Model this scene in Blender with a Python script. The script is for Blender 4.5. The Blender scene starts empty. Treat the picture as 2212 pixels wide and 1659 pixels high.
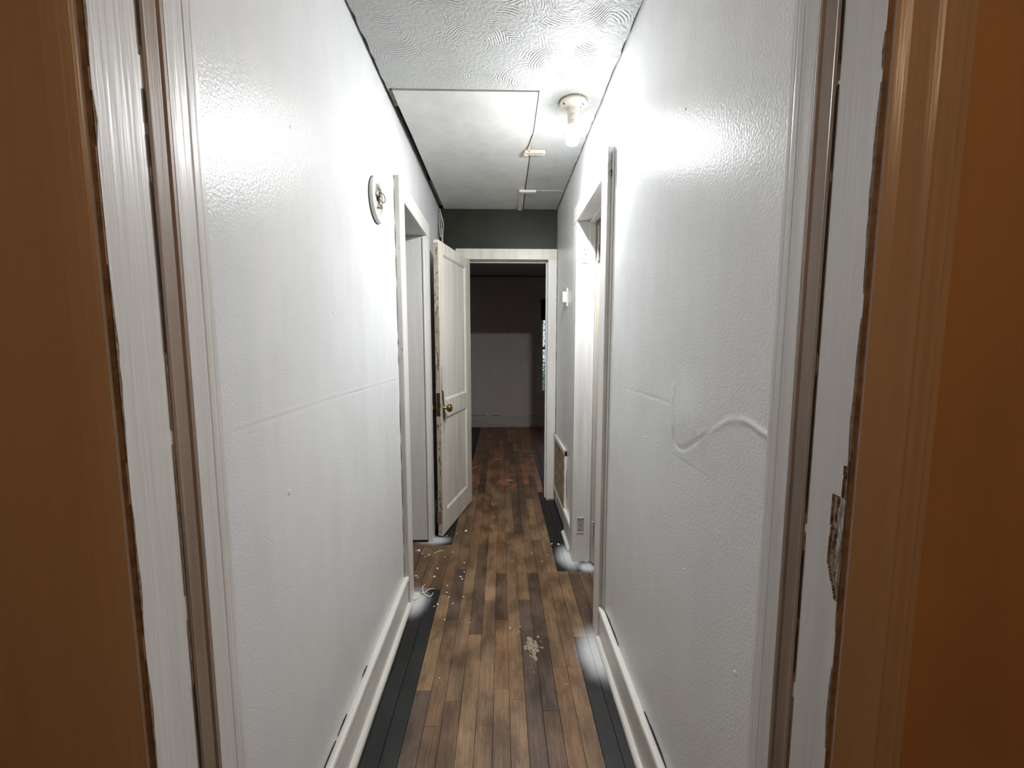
import bpy, bmesh, math, random
from mathutils import Vector, Matrix, noise

random.seed(7)
S = bpy.context.scene
C = S.collection

# ------------------------------------------------------------------ camera
F, CX, CY = 865.0, 1106.0, 829.5            # pixels, for a 2212 x 1659 frame
CAMZ = 1.345
YAW, PITCH = math.radians(1.516), math.radians(5.58)
R_ = Vector((math.cos(YAW), -math.sin(YAW), 0))
F_ = Vector((math.sin(YAW) * math.cos(PITCH), math.cos(YAW) * math.cos(PITCH), -math.sin(PITCH)))
U_ = R_.cross(F_)
cam = bpy.data.cameras.new('camera')
cam.sensor_width = 36.0
cam.lens = F / 2212 * 36
cam.clip_start = 0.02
co = bpy.data.objects.new('camera', cam)
C.objects.link(co)
m = Matrix.Identity(4)
for i in range(3):
    m[i][0], m[i][1], m[i][2] = R_[i], U_[i], -F_[i]
m[2][3] = CAMZ
co.matrix_world = m
S.camera = co


def floor_at(px, py, z=0.0):
    d = R_ * (px - CX) - U_ * (py - CY) + F_ * F
    t = (z - CAMZ) / d.z
    return Vector((d.x * t, d.y * t, z))


# ------------------------------------------------------------------ world, exposure
BULB_STRENGTH = 3100.0
ROOM_LAMP_STRENGTH = 350.0
w = bpy.data.worlds.new('world')
S.world = w
w.use_nodes = True
bg = w.node_tree.nodes['Background']
bg.inputs[0].default_value = (0.72, 0.84, 1.0, 1)
bg.inputs[1].default_value = 1.0
S.view_settings.view_transform = 'Standard'
S.view_settings.look = 'None'
S.view_settings.exposure = 0.0
S.view_settings.gamma = 1.0
S.view_settings.use_curve_mapping = False


# ------------------------------------------------------------------ node helpers
class NT:
    def __init__(self, name):
        self.m = bpy.data.materials.new(name)
        self.m.use_nodes = True
        self.t = self.m.node_tree
        self.b = self.t.nodes['Principled BSDF']

    def n(self, kind, **kw):
        nd = self.t.nodes.new(kind)
        for k, v in kw.items():
            setattr(nd, k, v)
        return nd

    def link(self, a, b):
        self.t.links.new(a, b)

    def val(self, sock, v):
        if hasattr(v, 'is_linked') or isinstance(v, bpy.types.NodeSocket):
            self.link(v, sock)
        else:
            sock.default_value = v

    def pos(self, scale=(1, 1, 1), offset=None):
        g = self.n('ShaderNodeNewGeometry')
        mp = self.n('ShaderNodeMapping')
        mp.inputs['Scale'].default_value = scale
        self.link(g.outputs['Position'], mp.inputs['Vector'])
        if offset is not None:
            self.link(offset, mp.inputs['Location'])
        return mp.outputs[0]

    def noise(self, vec, scale, detail=3.0, rough=0.55, dist=0.0):
        nd = self.n('ShaderNodeTexNoise')
        nd.inputs['Scale'].default_value = scale
        nd.inputs['Detail'].default_value = detail
        nd.inputs['Roughness'].default_value = rough
        nd.inputs['Distortion'].default_value = dist
        self.link(vec, nd.inputs['Vector'])
        return nd.outputs[0]

    def math(self, op, a, b=0.0, c=0.0):
        nd = self.n('ShaderNodeMath', operation=op)
        self.val(nd.inputs[0], a)
        self.val(nd.inputs[1], b)
        self.val(nd.inputs[2], c)
        return nd.outputs[0]

    def ramp(self, v, lo, hi, a=0.0, b=1.0):
        nd = self.n('ShaderNodeMapRange')
        nd.interpolation_type = 'SMOOTHSTEP'
        self.val(nd.inputs[0], v)
        nd.inputs[1].default_value = lo
        nd.inputs[2].default_value = hi
        nd.inputs[3].default_value = a
        nd.inputs[4].default_value = b
        return nd.outputs[0]

    def mix(self, fac, a, b, mode='MIX'):
        nd = self.n('ShaderNodeMix', data_type='RGBA', blend_type=mode)
        self.val(nd.inputs[0], fac)
        for s, v in ((nd.inputs[6], a), (nd.inputs[7], b)):
            if isinstance(v, (tuple, list)):
                s.default_value = tuple(v) + ((1,) if len(v) == 3 else ())
            else:
                self.link(v, s)
        return nd.outputs[2]

    def bump(self, h, strength=0.5, dist=0.001):
        nd = self.n('ShaderNodeBump')
        nd.inputs['Strength'].default_value = strength
        nd.inputs['Distance'].default_value = dist
        self.link(h, nd.inputs['Height'])
        self.link(nd.outputs[0], self.b.inputs['Normal'])
        return nd

    def color(self, v):
        s = self.b.inputs['Base Color']
        if isinstance(v, (tuple, list)):
            s.default_value = tuple(v) + (1,)
        else:
            self.link(v, s)


def mat_simple(name, col, rough=0.5, metal=0.0, vary=0.0, bump=0.0, bscale=60):
    t = NT(name)
    if vary:
        n = t.noise(t.pos(), bscale, 3)
        k = t.ramp(n, 0.3, 0.7, 1 - vary, 1 + vary)
        t.color(t.mix(1.0, tuple(col), (1, 1, 1), 'MULTIPLY'))
        cm = t.n('ShaderNodeVectorMath', operation='SCALE')
        cm.inputs[0].default_value = col
        t.link(k, cm.inputs['Scale'])
        t.link(cm.outputs[0], t.b.inputs['Base Color'])
        if bump:
            t.bump(n, bump, 0.002)
    else:
        t.color(col)
    t.b.inputs['Roughness'].default_value = rough
    t.b.inputs['Metallic'].default_value = metal
    return t.m


def mat_wall(name, col, rough=0.27, peel=0.32, smudge=0.05, spec=0.38):
    """rolled semi-gloss paint: orange-peel relief, faint vertical roller lines and smudges"""
    t = NT(name)
    p = t.pos()
    peel_n = t.noise(p, 170, 2.5, 0.55)
    swell = t.noise(t.pos((5, 5, 2.0)), 2.2, 3)
    roll = t.noise(t.pos((16, 16, 0.5)), 1.0, 2)
    h = t.math('ADD', peel_n, t.math('MULTIPLY', swell, 0.5))
    t.bump(h, peel, 0.0022)
    sm = t.ramp(t.noise(t.pos((3, 3, 1.6)), 2.0, 4, 0.6), 0.35, 0.7, 1.0, 1.0 - smudge)
    rl = t.ramp(roll, 0.3, 0.7, 1.0, 1.0 - smudge * 0.5)
    k = t.math('MULTIPLY', sm, rl)
    cm = t.n('ShaderNodeVectorMath', operation='SCALE')
    cm.inputs[0].default_value = col
    t.link(k, cm.inputs['Scale'])
    t.link(cm.outputs[0], t.b.inputs['Base Color'])
    t.b.inputs['Roughness'].default_value = rough
    t.b.inputs['IOR'].default_value = 1.5
    t.b.inputs['Specular IOR Level'].default_value = spec
    return t.m


def mat_trim(name, col, under=(0.30, 0.24, 0.17), wear=0.68, rough=0.36, axis=2, dirt=0.12, brush=0.35):
    """brushed gloss paint on old timber: lengthwise brush marks, dirt streaks and chips down to old wood"""
    t = NT(name)
    sc = [70, 70, 70]
    sc[axis] = 2.5
    br = t.noise(t.pos(tuple(sc)), 1.0, 3, 0.6)
    sc2 = [14, 14, 14]
    sc2[axis] = 1.2
    st = t.noise(t.pos(tuple(sc2)), 1.0, 4, 0.62)
    chip = t.noise(t.pos((60, 60, 22)), 1.0, 4, 0.62)
    k = t.ramp(st, 0.38, 0.72, 1.0, 1.0 - dirt)
    cm = t.n('ShaderNodeVectorMath', operation='SCALE')
    cm.inputs[0].default_value = col
    t.link(k, cm.inputs['Scale'])
    ch = t.ramp(chip, wear, wear + 0.025)
    t.color(t.mix(ch, cm.outputs[0], under))
    t.bump(t.math('SUBTRACT', br, t.math('MULTIPLY', ch, 0.8)), brush, 0.0018)
    t.b.inputs['Roughness'].default_value = rough
    return t.m


def mat_swirl(name, col):
    """combed swirl plaster: overlapping fans of concentric comb lines"""
    t = NT(name)
    warp = t.n('ShaderNodeVectorMath', operation='ADD')
    wn = t.n('ShaderNodeTexNoise')
    wn.inputs['Scale'].default_value = 9
    sc = t.n('ShaderNodeVectorMath', operation='SCALE')
    sc.inputs['Scale'].default_value = 0.035
    g = t.n('ShaderNodeNewGeometry')
    t.link(g.outputs['Position'], wn.inputs['Vector'])
    t.link(wn.outputs[1], sc.inputs[0])
    t.link(g.outputs['Position'], warp.inputs[0])
    t.link(sc.outputs[0], warp.inputs[1])
    hs = []
    for scale, off, freq in ((4.2, 0.0, 560.0), (5.6, 3.7, 640.0)):
        mp = t.n('ShaderNodeMapping')
        mp.inputs['Location'].default_value = (off, off * 1.7, 0)
        mp.inputs['Scale'].default_value = (1, 1, 0)
        t.link(warp.outputs[0], mp.inputs['Vector'])
        v = t.n('ShaderNodeTexVoronoi', voronoi_dimensions='2D')
        v.inputs['Scale'].default_value = scale
        t.link(mp.outputs[0], v.inputs['Vector'])
        d = t.math('DIVIDE', v.outputs['Distance'], scale)
        s = t.math('SINE', t.math('MULTIPLY', d, freq))
        edge = t.ramp(v.outputs['Distance'], 0.1, 0.35)
        hs.append(t.math('MULTIPLY', s, edge))
    sel = t.ramp(t.noise(t.pos((1, 1, 0)), 5.5, 2), 0.46, 0.54)
    mixed = t.math('ADD', t.math('MULTIPLY', hs[0], sel), t.math('MULTIPLY', hs[1], t.math('SUBTRACT', 1.0, sel)))
    fade = t.ramp(t.noise(t.pos((1, 1, 0)), 7.0, 2), 0.42, 0.62, 0.0, 1.0)
    rough_n = t.noise(t.pos(), 70, 4, 0.65)
    h = t.math('ADD', t.math('MULTIPLY', t.math('MULTIPLY', mixed, fade), 0.32), t.math('MULTIPLY', rough_n, 1.5))
    t.bump(h, 0.85, 0.0050)
    t.color(col)
    t.b.inputs['Roughness'].default_value = 0.5
    return t.m


# white overspray left on the boards at the foot of each door casing: (x, y, radius x, radius y)
SPRAY = [(-0.455, 2.00, 0.075, 0.13), (0.425, 2.42, 0.085, 0.16), (0.425, 1.62, 0.105, 0.17), (-0.47, 2.665, 0.12, 0.07),
         (0.52, 2.30, 0.06, 0.06)]


def mat_boards(name, black=False):
    t = NT(name)
    oi = t.n('ShaderNodeObjectInfo')
    off = t.n('ShaderNodeCombineXYZ')
    t.link(t.math('MULTIPLY', oi.outputs['Random'], 37.0), off.inputs[0])
    t.link(t.math('MULTIPLY', oi.outputs['Random'], 91.0), off.inputs[1])
    grain = t.noise(t.pos((260, 6, 1), off.outputs[0]), 1.0, 4, 0.65, 0.5)
    fine = t.noise(t.pos((520, 26, 1), off.outputs[0]), 1.0, 3, 0.6)
    blotch = t.noise(t.pos((9, 4.5, 1)), 1.0, 5, 0.6)
    k = t.math('MULTIPLY', t.ramp(grain, 0.28, 0.72, 0.66, 1.26), t.ramp(fine, 0.3, 0.7, 0.84, 1.14))
    k = t.math('MULTIPLY', k, t.ramp(blotch, 0.32, 0.68, 0.5, 1.25))
    cm = t.n('ShaderNodeVectorMath', operation='SCALE')
    if black:
        cm.inputs[0].default_value = (0.012, 0.012, 0.012)
    else:
        t.link(oi.outputs['Color'], cm.inputs[0])
    t.link(k, cm.inputs['Scale'])
    col = cm.outputs[0]
    # dust film lying on worn boards
    dust = t.ramp(t.noise(t.pos((5, 3.2, 1)), 1.0, 5, 0.65), 0.5, 0.78, 0.0, 0.10 if not black else 0.03)
    col = t.mix(dust, col, (0.34, 0.31, 0.29))
    sp = t.noise(t.pos((1, 1, 0)), 210, 1, 0.5)
    col = t.mix(t.ramp(sp, 0.80, 0.84), col, (0.5, 0.48, 0.44))
    g = t.n('ShaderNodeNewGeometry')
    total = None
    wob = t.math('MULTIPLY', t.math('SUBTRACT', t.noise(t.pos((1, 1, 0)), 9, 3, 0.5), 0.5), 0.35)
    for (sx, sy, rx, ry) in SPRAY:
        mp = t.n('ShaderNodeMapping', vector_type='POINT')
        mp.inputs['Location'].default_value = (-sx / rx, -sy / ry, 0)
        mp.inputs['Scale'].default_value = (1 / rx, 1 / ry, 0)
        t.link(g.outputs['Position'], mp.inputs['Vector'])
        ln = t.n('ShaderNodeVectorMath', operation='LENGTH')
        t.link(mp.outputs[0], ln.inputs[0])
        msk = t.ramp(t.math('ADD', ln.outputs['Value'], wob), 0.22, 1.2, 0.97, 0.0)
        total = msk if total is None else t.math('MAXIMUM', total, msk)
    gr = t.ramp(t.noise(t.pos((900, 900, 1)), 1.0, 1), 0.3, 0.7, 0.92, 1.05)
    total = t.math('MINIMUM', t.math('MULTIPLY', total, gr), 0.95)
    col = t.mix(total, col, (0.66, 0.68, 0.69))
    t.color(col)
    t.link(t.ramp(blotch, 0.3, 0.7, 0.38 if not black else 0.46, 0.58), t.b.inputs['Roughness'])
    t.bump(t.math('ADD', grain, t.math('MULTIPLY', fine, 0.5)), 0.35, 0.0012)
    return t.m


def mat_emit(name, col, strength):
    t = NT(name)
    t.color((0.9, 0.9, 0.88))
    t.b.inputs['Emission Color'].default_value = tuple(col) + (1,)
    t.b.inputs['Emission Strength'].default_value = strength
    return t.m


M = {}
M['wall'] = mat_wall('wall_paint', (0.80, 0.812, 0.815))
M['far_wall'] = mat_wall('far_room_paint', (0.86, 0.83, 0.82), 0.5, 0.25)
M['side_wall'] = mat_wall('side_room_paint', (0.6, 0.6, 0.6), 0.5, 0.25)
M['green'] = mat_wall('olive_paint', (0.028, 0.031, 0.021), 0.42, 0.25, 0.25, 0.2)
M['brown_wall'] = mat_wall('brown_wall_tone', (0.50, 0.27, 0.115), 0.5, 0.2, 0.1)  # even brown base colour for the near-room walls
M['ceiling'] = mat_swirl('swirl_plaster', (0.47, 0.48, 0.47))
M['ceiling_plain'] = mat_wall('plain_ceiling_paint', (0.6, 0.59, 0.57), 0.6, 0.25)
M['hatch'] = mat_wall('hatch_board_paint', (0.64, 0.64, 0.62), 0.5, 0.22, 0.1)
M['trim'] = mat_trim('white_trim_paint', (0.79, 0.785, 0.76), wear=0.80)
M['trim_worn'] = mat_trim('worn_trim_paint', (0.66, 0.65, 0.62), under=(0.30, 0.29, 0.27), wear=0.66, dirt=0.3)
M['jamb'] = mat_trim('jamb_paint', (0.80, 0.79, 0.77), wear=0.83, brush=0.5, rough=0.33)
M['trim_y'] = mat_trim('baseboard_paint', (0.79, 0.775, 0.72), wear=0.78, axis=1, dirt=0.16)
M['trim_x'] = mat_trim('head_trim_paint', (0.76, 0.75, 0.71), wear=0.8, axis=0)
M['brown_trim'] = mat_trim('brown_casing_tone', (0.52, 0.36, 0.215), wear=0.9, rough=0.3, brush=0.5, dirt=0.15)  # tan brown base colour for the room-side casing faces
M['bare_strip'] = mat_trim('bare_strip_wood', (0.33, 0.24, 0.175), under=(0.30, 0.27, 0.23), wear=0.72, rough=0.45, dirt=0.35)
M['door'] = mat_trim('cream_door_paint', (0.75, 0.72, 0.64), under=(0.33, 0.27, 0.19), wear=0.78, dirt=0.2)
M['door_dirty'] = mat_trim('grimy_door_paint', (0.50, 0.435, 0.34), under=(0.14, 0.10, 0.06), wear=0.56, dirt=0.5)
M['tan_door'] = mat_trim('tan_door_paint', (0.60, 0.55, 0.46), wear=0.74, dirt=0.25)
M['board'] = mat_boards('floor_board_wood')
M['board_black'] = mat_boards('floor_board_black_paint', True)
M['subfloor'] = mat_simple('subfloor_wood', (0.03, 0.022, 0.016), 0.9, vary=0.3)
M['dark'] = mat_simple('cavity_dark', (0.012, 0.010, 0.009), 0.95, vary=0.4)
M['lath'] = mat_simple('old_lath_wood', (0.16, 0.14, 0.115), 0.85, vary=0.35, bump=0.3, bscale=30)
M['rawwood'] = mat_simple('bare_pine', (0.62, 0.53, 0.40), 0.7, vary=0.25, bump=0.3, bscale=60)
M['oldwood'] = mat_simple('bare_old_wood', (0.21, 0.15, 0.10), 0.8, vary=0.45, bump=0.5, bscale=120)
M['reveal_shade'] = mat_simple('reveal_shade_tone', (0.24, 0.14, 0.07), 0.7, vary=0.3)  # dark brown puts the shade of the unlit jamb edge into the colour
M['splinter'] = mat_simple('splintered_wood', (0.36, 0.27, 0.20), 0.85, vary=0.5, bump=0.6, bscale=160)
M['brass'] = mat_simple('aged_brass', (0.30, 0.21, 0.085), 0.28, 1.0, vary=0.3, bscale=90)
M['darkmetal'] = mat_simple('dark_lock_metal', (0.055, 0.042, 0.03), 0.5, 0.6, vary=0.5, bscale=80)
M['steel'] = mat_simple('painted_steel', (0.55, 0.54, 0.5), 0.4, vary=0.1)
M['porcelain'] = mat_simple('porcelain', (0.72, 0.68, 0.60), 0.25, vary=0.05, bscale=20)
M['ivory'] = mat_simple('ivory_plastic', (0.74, 0.71, 0.60), 0.35, vary=0.05, bscale=20)
M['white_plastic'] = mat_simple('white_plastic', (0.74, 0.745, 0.73), 0.3, vary=0.04, bscale=20)
M['tan_grille'] = mat_simple('tan_filter_mesh', (0.30, 0.245, 0.15), 0.7, vary=0.45, bump=0.3, bscale=18)
M['cable'] = mat_simple('white_cable', (0.6, 0.6, 0.57), 0.5, vary=0.2)
M['wire'] = mat_simple('dark_wire', (0.03, 0.02, 0.018), 0.5, vary=0.3)
M['chip'] = mat_simple('white_paint_flake', (0.86, 0.85, 0.82), 0.6, vary=0.08)
M['crumb'] = mat_simple('plaster_crumb', (0.30, 0.255, 0.185), 0.9, vary=0.4, bump=0.5, bscale=150)
M['filler'] = mat_simple('grey_filler', (0.45, 0.45, 0.43), 0.7, vary=0.2, bump=0.4, bscale=90)
M['leaf'] = mat_simple('garden_leaves', (0.16, 0.24, 0.15), 0.6, vary=0.6, bscale=14)
M['bark'] = mat_simple('bark', (0.12, 0.09, 0.07), 0.9, vary=0.4)
M['soil'] = mat_simple('garden_soil', (0.22, 0.22, 0.18), 0.95, vary=0.4, bscale=4)
M['shade'] = mat_simple('dark_roller_shade', (0.03, 0.028, 0.03), 0.8, vary=0.2)
M['bulb'] = mat_emit('bulb_glow', (0.97, 0.985, 1.0), BULB_STRENGTH)
M['collar_glow'] = mat_emit('cutoff_collar_glow', (0.97, 0.985, 1.0), 6.0)
M['room_bulb'] = mat_emit('room_bulb_glow', (1.0, 0.72, 0.46), ROOM_LAMP_STRENGTH)
t = NT('window_glass')
t.color((0.9, 0.95, 0.95))
t.b.inputs['Roughness'].default_value = 0.02
t.b.inputs['Transmission Weight'].default_value = 1.0
t.b.inputs['IOR'].default_value = 1.05
M['glass'] = t.m


# ------------------------------------------------------------------ mesh helpers
def link_mesh(name, bm, mat=None, parent=None, smooth=False, mats=None):
    bmesh.ops.recalc_face_normals(bm, faces=bm.faces)
    me = bpy.data.meshes.new(name)
    bm.to_mesh(me)
    bm.free()
    for mm in (mats or [mat]):
        me.materials.append(M[mm])
    if smooth:
        for p in me.polygons:
            p.use_smooth = True
    o = bpy.data.objects.new(name, me)
    C.objects.link(o)
    if parent is not None:
        o.parent = parent
    return o


def bx(bm, x0, x1, y0, y1, z0, z1, mi=0):
    vs = [bm.verts.new((x, y, z)) for x in (x0, x1) for y in (y0, y1) for z in (z0, z1)]
    fs = []
    for idx in ((0, 1, 3, 2), (4, 6, 7, 5), (0, 4, 5, 1), (2, 3, 7, 6), (0, 2, 6, 4), (1, 5, 7, 3)):
        f = bm.faces.new([vs[i] for i in idx])
        f.material_index = mi
        fs.append(f)
    return vs


def box(name, mat, parent, x0, x1, y0, y1, z0, z1, bev=0.0, seg=2):
    bm = bmesh.new()
    bx(bm, x0, x1, y0, y1, z0, z1)
    if bev:
        bmesh.ops.bevel(bm, geom=bm.edges[:], offset=bev, segments=seg, affect='EDGES')
    return link_mesh(name, bm, mat, parent)


def boxes(name, mat, parent, lst):
    bm = bmesh.new()
    for b in lst:
        bx(bm, *b)
    return link_mesh(name, bm, mat, parent)


def extrude_poly(bm, pts, lo, hi, axis, mi=0):
    """pts are 2-D in the two remaining axes (in x,y,z order); extruded along axis"""
    def mk(p, v):
        q = list(p)
        q.insert(axis, v)
        return bm.verts.new(q)
    a = [mk(p, lo) for p in pts]
    b = [mk(p, hi) for p in pts]
    n = len(pts)
    fs = [bm.faces.new(a), bm.faces.new(b[::-1])]
    for i in range(n):
        fs.append(bm.faces.new((a[i], a[(i + 1) % n], b[(i + 1) % n], b[i])))
    for f in fs:
        f.material_index = mi
    return fs


def lathe(bm, prof, seg=24, mi=0):
    rings = []
    for r, z in prof:
        if r < 1e-6:
            rings.append([bm.verts.new((0, 0, z))])
        else:
            rings.append([bm.verts.new((r * math.cos(2 * math.pi * i / seg), r * math.sin(2 * math.pi * i / seg), z)) for i in range(seg)])
    for a, b in zip(rings, rings[1:]):
        for i in range(seg):
            j = (i + 1) % seg
            if len(a) == 1 and len(b) == 1:
                continue
            if len(a) == 1:
                f = bm.faces.new((a[0], b[i], b[j]))
            elif len(b) == 1:
                f = bm.faces.new((a[i], a[j], b[0]))
            else:
                f = bm.faces.new((a[i], a[j], b[j], b[i]))
            f.material_index = mi


def tube(bm, pts, r, seg=8, taper=None, mi=0):
    pts = [Vector(p) for p in pts]
    rings = []
    prev = None
    for i, p in enumerate(pts):
        d = (pts[min(i + 1, len(pts) - 1)] - pts[max(i - 1, 0)]).normalized()
        if prev is None:
            u = d.orthogonal().normalized()
        else:
            u = (prev - d * prev.dot(d)).normalized()
        prev = u
        v = d.cross(u)
        rr = r * (taper[i] if taper else 1.0)
        rings.append([bm.verts.new(p + (u * math.cos(2 * math.pi * k / seg) + v * math.sin(2 * math.pi * k / seg)) * rr) for k in range(seg)])
    for a, b in zip(rings, rings[1:]):
        for k in range(seg):
            f = bm.faces.new((a[k], a[(k + 1) % seg], b[(k + 1) % seg], b[k]))
            f.material_index = mi
    for rg in (rings[0][::-1], rings[-1]):
        f = bm.faces.new(rg)
        f.material_index = mi


def smooth_path(ctrl, n=8):
    ctrl = [Vector(c) for c in ctrl]
    out = []
    for i in range(len(ctrl) - 1):
        p0, p1, p2, p3 = ctrl[max(i - 1, 0)], ctrl[i], ctrl[i + 1], ctrl[min(i + 2, len(ctrl) - 1)]
        for k in range(n):
            s = k / n
            out.append(0.5 * ((2 * p1) + (p2 - p0) * s + (2 * p0 - 5 * p1 + 4 * p2 - p3) * s * s + (3 * p1 - p0 - 3 * p2 + p3) * s ** 3))
    out.append(ctrl[-1])
    return out


def empty(name, loc=(0, 0, 0), rz=0.0):
    o = bpy.data.objects.new(name, None)
    o.empty_display_size = 0.05
    C.objects.link(o)
    o.location = loc
    o.rotation_euler = (0, 0, rz)
    return o


def tag(o, label, cat, group=None, kind=None):
    o['label'] = label
    o['category'] = cat
    if group:
        o['group'] = group
    if kind:
        o['kind'] = kind
    return o


def struct(o, label, cat):
    return tag(o, label, cat, kind='structure')


def ragged_strip(name, mat, parent, pts, nrm, wdir, width, thick=0.0012, keep=0.6, seed=0, step=0.02):
    """an open joint: broken thin dark slivers along a line (pts a,b), lying on a surface with normal nrm"""
    rnd = random.Random(seed)
    a, b = Vector(pts[0]), Vector(pts[1])
    nrm, wdir = Vector(nrm), Vector(wdir)
    L = (b - a).length
    d = (b - a) / L
    bm = bmesh.new()
    s = 0.0
    while s < L - 0.01:
        run = rnd.uniform(0.03, 0.22)
        e = min(s + run, L)
        if rnd.random() < keep:
            n = max(2, int((e - s) / step))
            top, bot = [], []
            for i in range(n + 1):
                q = a + d * (s + (e - s) * i / n)
                wv = width * math.sin(math.pi * (0.08 + 0.84 * i / n)) * rnd.uniform(0.55, 1.1)
                top.append(q + wdir * wv)
                bot.append(q - wdir * width * 0.05)
            va = [bm.verts.new(p + nrm * thick) for p in top]
            vb = [bm.verts.new(p + nrm * thick) for p in bot]
            wa = [bm.verts.new(p - nrm * 0.001) for p in top]
            for i in range(n):
                bm.faces.new((va[i], va[i + 1], vb[i + 1], vb[i]))
                bm.faces.new((va[i], wa[i], wa[i + 1], va[i + 1]))
        s = e + rnd.uniform(0.005, 0.05)
    return link_mesh(name, bm, mat, parent)


# ------------------------------------------------------------------ dimensions
XL, XR = -0.50, 0.46
Y0, Y1 = 0.565, 3.37            # hall from the near doorway to the end wall
ZC = 2.44
T = 0.12
NB = 0.43                      # near face of the wall we look through
ATTIC = 2.62

# ------------------------------------------------------------------ floor
floor = box('floor', 'subfloor', None, -2.1, 2.3, -2.7, 6.62, -0.09, -0.0125)
struct(floor, 'bare strip wood floor with black painted borders along the hall walls', 'floor')

PX0, PW = -0.338, 0.0609
board_meshes = {}


def board_mesh(length):
    key = round(length, 2)
    if key in board_meshes:
        return board_meshes[key]
    bm = bmesh.new()
    hw, c, g = PW / 2 - 0.0004, 0.0012, 0.0004
    prof = [(-hw, -0.012), (hw, -0.012), (hw, -c), (hw - c, 0), (-hw + c, 0), (-hw, -c)]
    extrude_poly(bm, prof, g, key - g, 1)
    bmesh.ops.recalc_face_normals(bm, faces=bm.faces)
    me = bpy.data.meshes.new('floor_board')
    bm.to_mesh(me)
    bm.free()
    me.materials.append(M['board'])
    board_meshes[key] = me
    return me


black_meshes = {}
TONES = [(0.205, 0.132, 0.078), (0.185, 0.118, 0.070), (0.235, 0.160, 0.098), (0.165, 0.104, 0.064),
         (0.120, 0.078, 0.055), (0.105, 0.070, 0.054), (0.250, 0.172, 0.103), (0.190, 0.112, 0.060),
         (0.105, 0.072, 0.058), (0.215, 0.146, 0.092)]
FAR_TONES = [(0.17, 0.082, 0.044), (0.145, 0.075, 0.042), (0.195, 0.092, 0.05), (0.12, 0.066, 0.04), (0.165, 0.088, 0.052), (0.09, 0.052, 0.036)]
rb = random.Random(21)


def lay_board(i, y, ln, black=False, far=False):
    me = board_mesh(ln)
    if black:
        k = round(ln, 2)
        if k not in black_meshes:
            bmz = me.copy()
            bmz.materials.clear()
            bmz.materials.append(M['board_black'])
            black_meshes[k] = bmz
        me = black_meshes[k]
    o = bpy.data.objects.new('floor_board', me)
    C.objects.link(o)
    o.parent = floor
    o.location = (PX0 + PW * (i + 0.5), y, rb.uniform(-0.0004, 0.0004))
    tn = rb.choice(FAR_TONES if far else TONES)
    v = rb.uniform(0.9, 1.12) * (2.3 if far else 1.02)
    o.color = (tn[0] * v * 1.04, tn[1] * v * 0.95, tn[2] * v * 0.80, 1)


def lay_run(i, ya, yb, black=False, far=False, lo=0.3, hi=0.95):
    y = ya
    while y < yb - 0.02:
        ln = round(rb.uniform(lo, hi) / 0.05) * 0.05
        if yb - (y + ln) < 0.25:
            ln = yb - y
        lay_board(i, y, round(ln, 2), black, far)
        y = round(y + round(ln, 2), 2)


FAR_START = {i: round(3.4 + 0.05 * rb.randint(0, 12), 2) for i in range(0, 11)}
for i in range(-3, 14):
    if i < 0:
        lay_run(i, 0.55, 2.10, True, lo=1.0, hi=1.6)
        lay_run(i, 2.10, 2.60, False, lo=0.5, hi=0.5)
        lay_run(i, 2.60, 3.55, True, lo=0.95, hi=0.95)
    elif i >= 11:
        lay_run(i, 0.55, 1.72, True, lo=1.17, hi=1.2)
        lay_run(i, 1.72, 2.26, False, lo=0.3, hi=0.54)
        lay_run(i, 2.26, 3.55, True, lo=1.3, hi=1.3)
    else:
        lay_run(i, 0.55, FAR_START[i], lo=0.35, hi=1.05)
for i in range(-9, 22):
    if i < 0:
        lay_run(i, 3.55, 4.55, False, True, lo=1.0, hi=1.0)
        lay_run(i, 4.55, 6.50, True, True, lo=0.95, hi=1.0)
    else:
        lay_run(i, FAR_START.get(i, 3.55), 6.50, False, True, lo=0.85, hi=1.3)
bm = bmesh.new()                                       # boards of the other rooms, out of the hall
for (xa, xb, ya, yb) in ((-2.0, 2.2, -2.55, 0.55), (-1.9, PX0 + PW * -3, 0.9, 3.45), (PX0 + PW * 14, 2.2, 0.55, 3.45),
                         (-1.5, PX0 + PW * -9, 3.55, 6.5), (PX0 + PW * 22, 2.0, 3.55, 6.5)):
    x = xa
    while x < xb - 0.01:
        x2 = min(x + PW, xb)
        y = ya + rb.uniform(-0.5, 0)
        while y < yb:
            y2 = y + rb.uniform(0.5, 1.2)
            bx(bm, x + 0.0004, x2 - 0.0004, max(y, ya) + 0.0004, min(y2, yb) - 0.0004, -0.012, rb.uniform(-0.0004, 0.0004))
            y = y2
        x = x2
rest = link_mesh('floor_board_field', bm, 'board', floor)
rest.color = (0.15, 0.092, 0.055, 1)
rest['kind'] = 'stuff'

# ------------------------------------------------------------------ walls
LD = (2.06, 2.645, 2.035)       # left doorway: y from, y to, head height
RD = (1.80, 2.365, 2.05)        # right doorway
ED = (-0.275, 0.387, 2.035)     # end doorway: x from, x to
ND = (-0.40, 0.39, 2.05)        # near doorway

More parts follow.
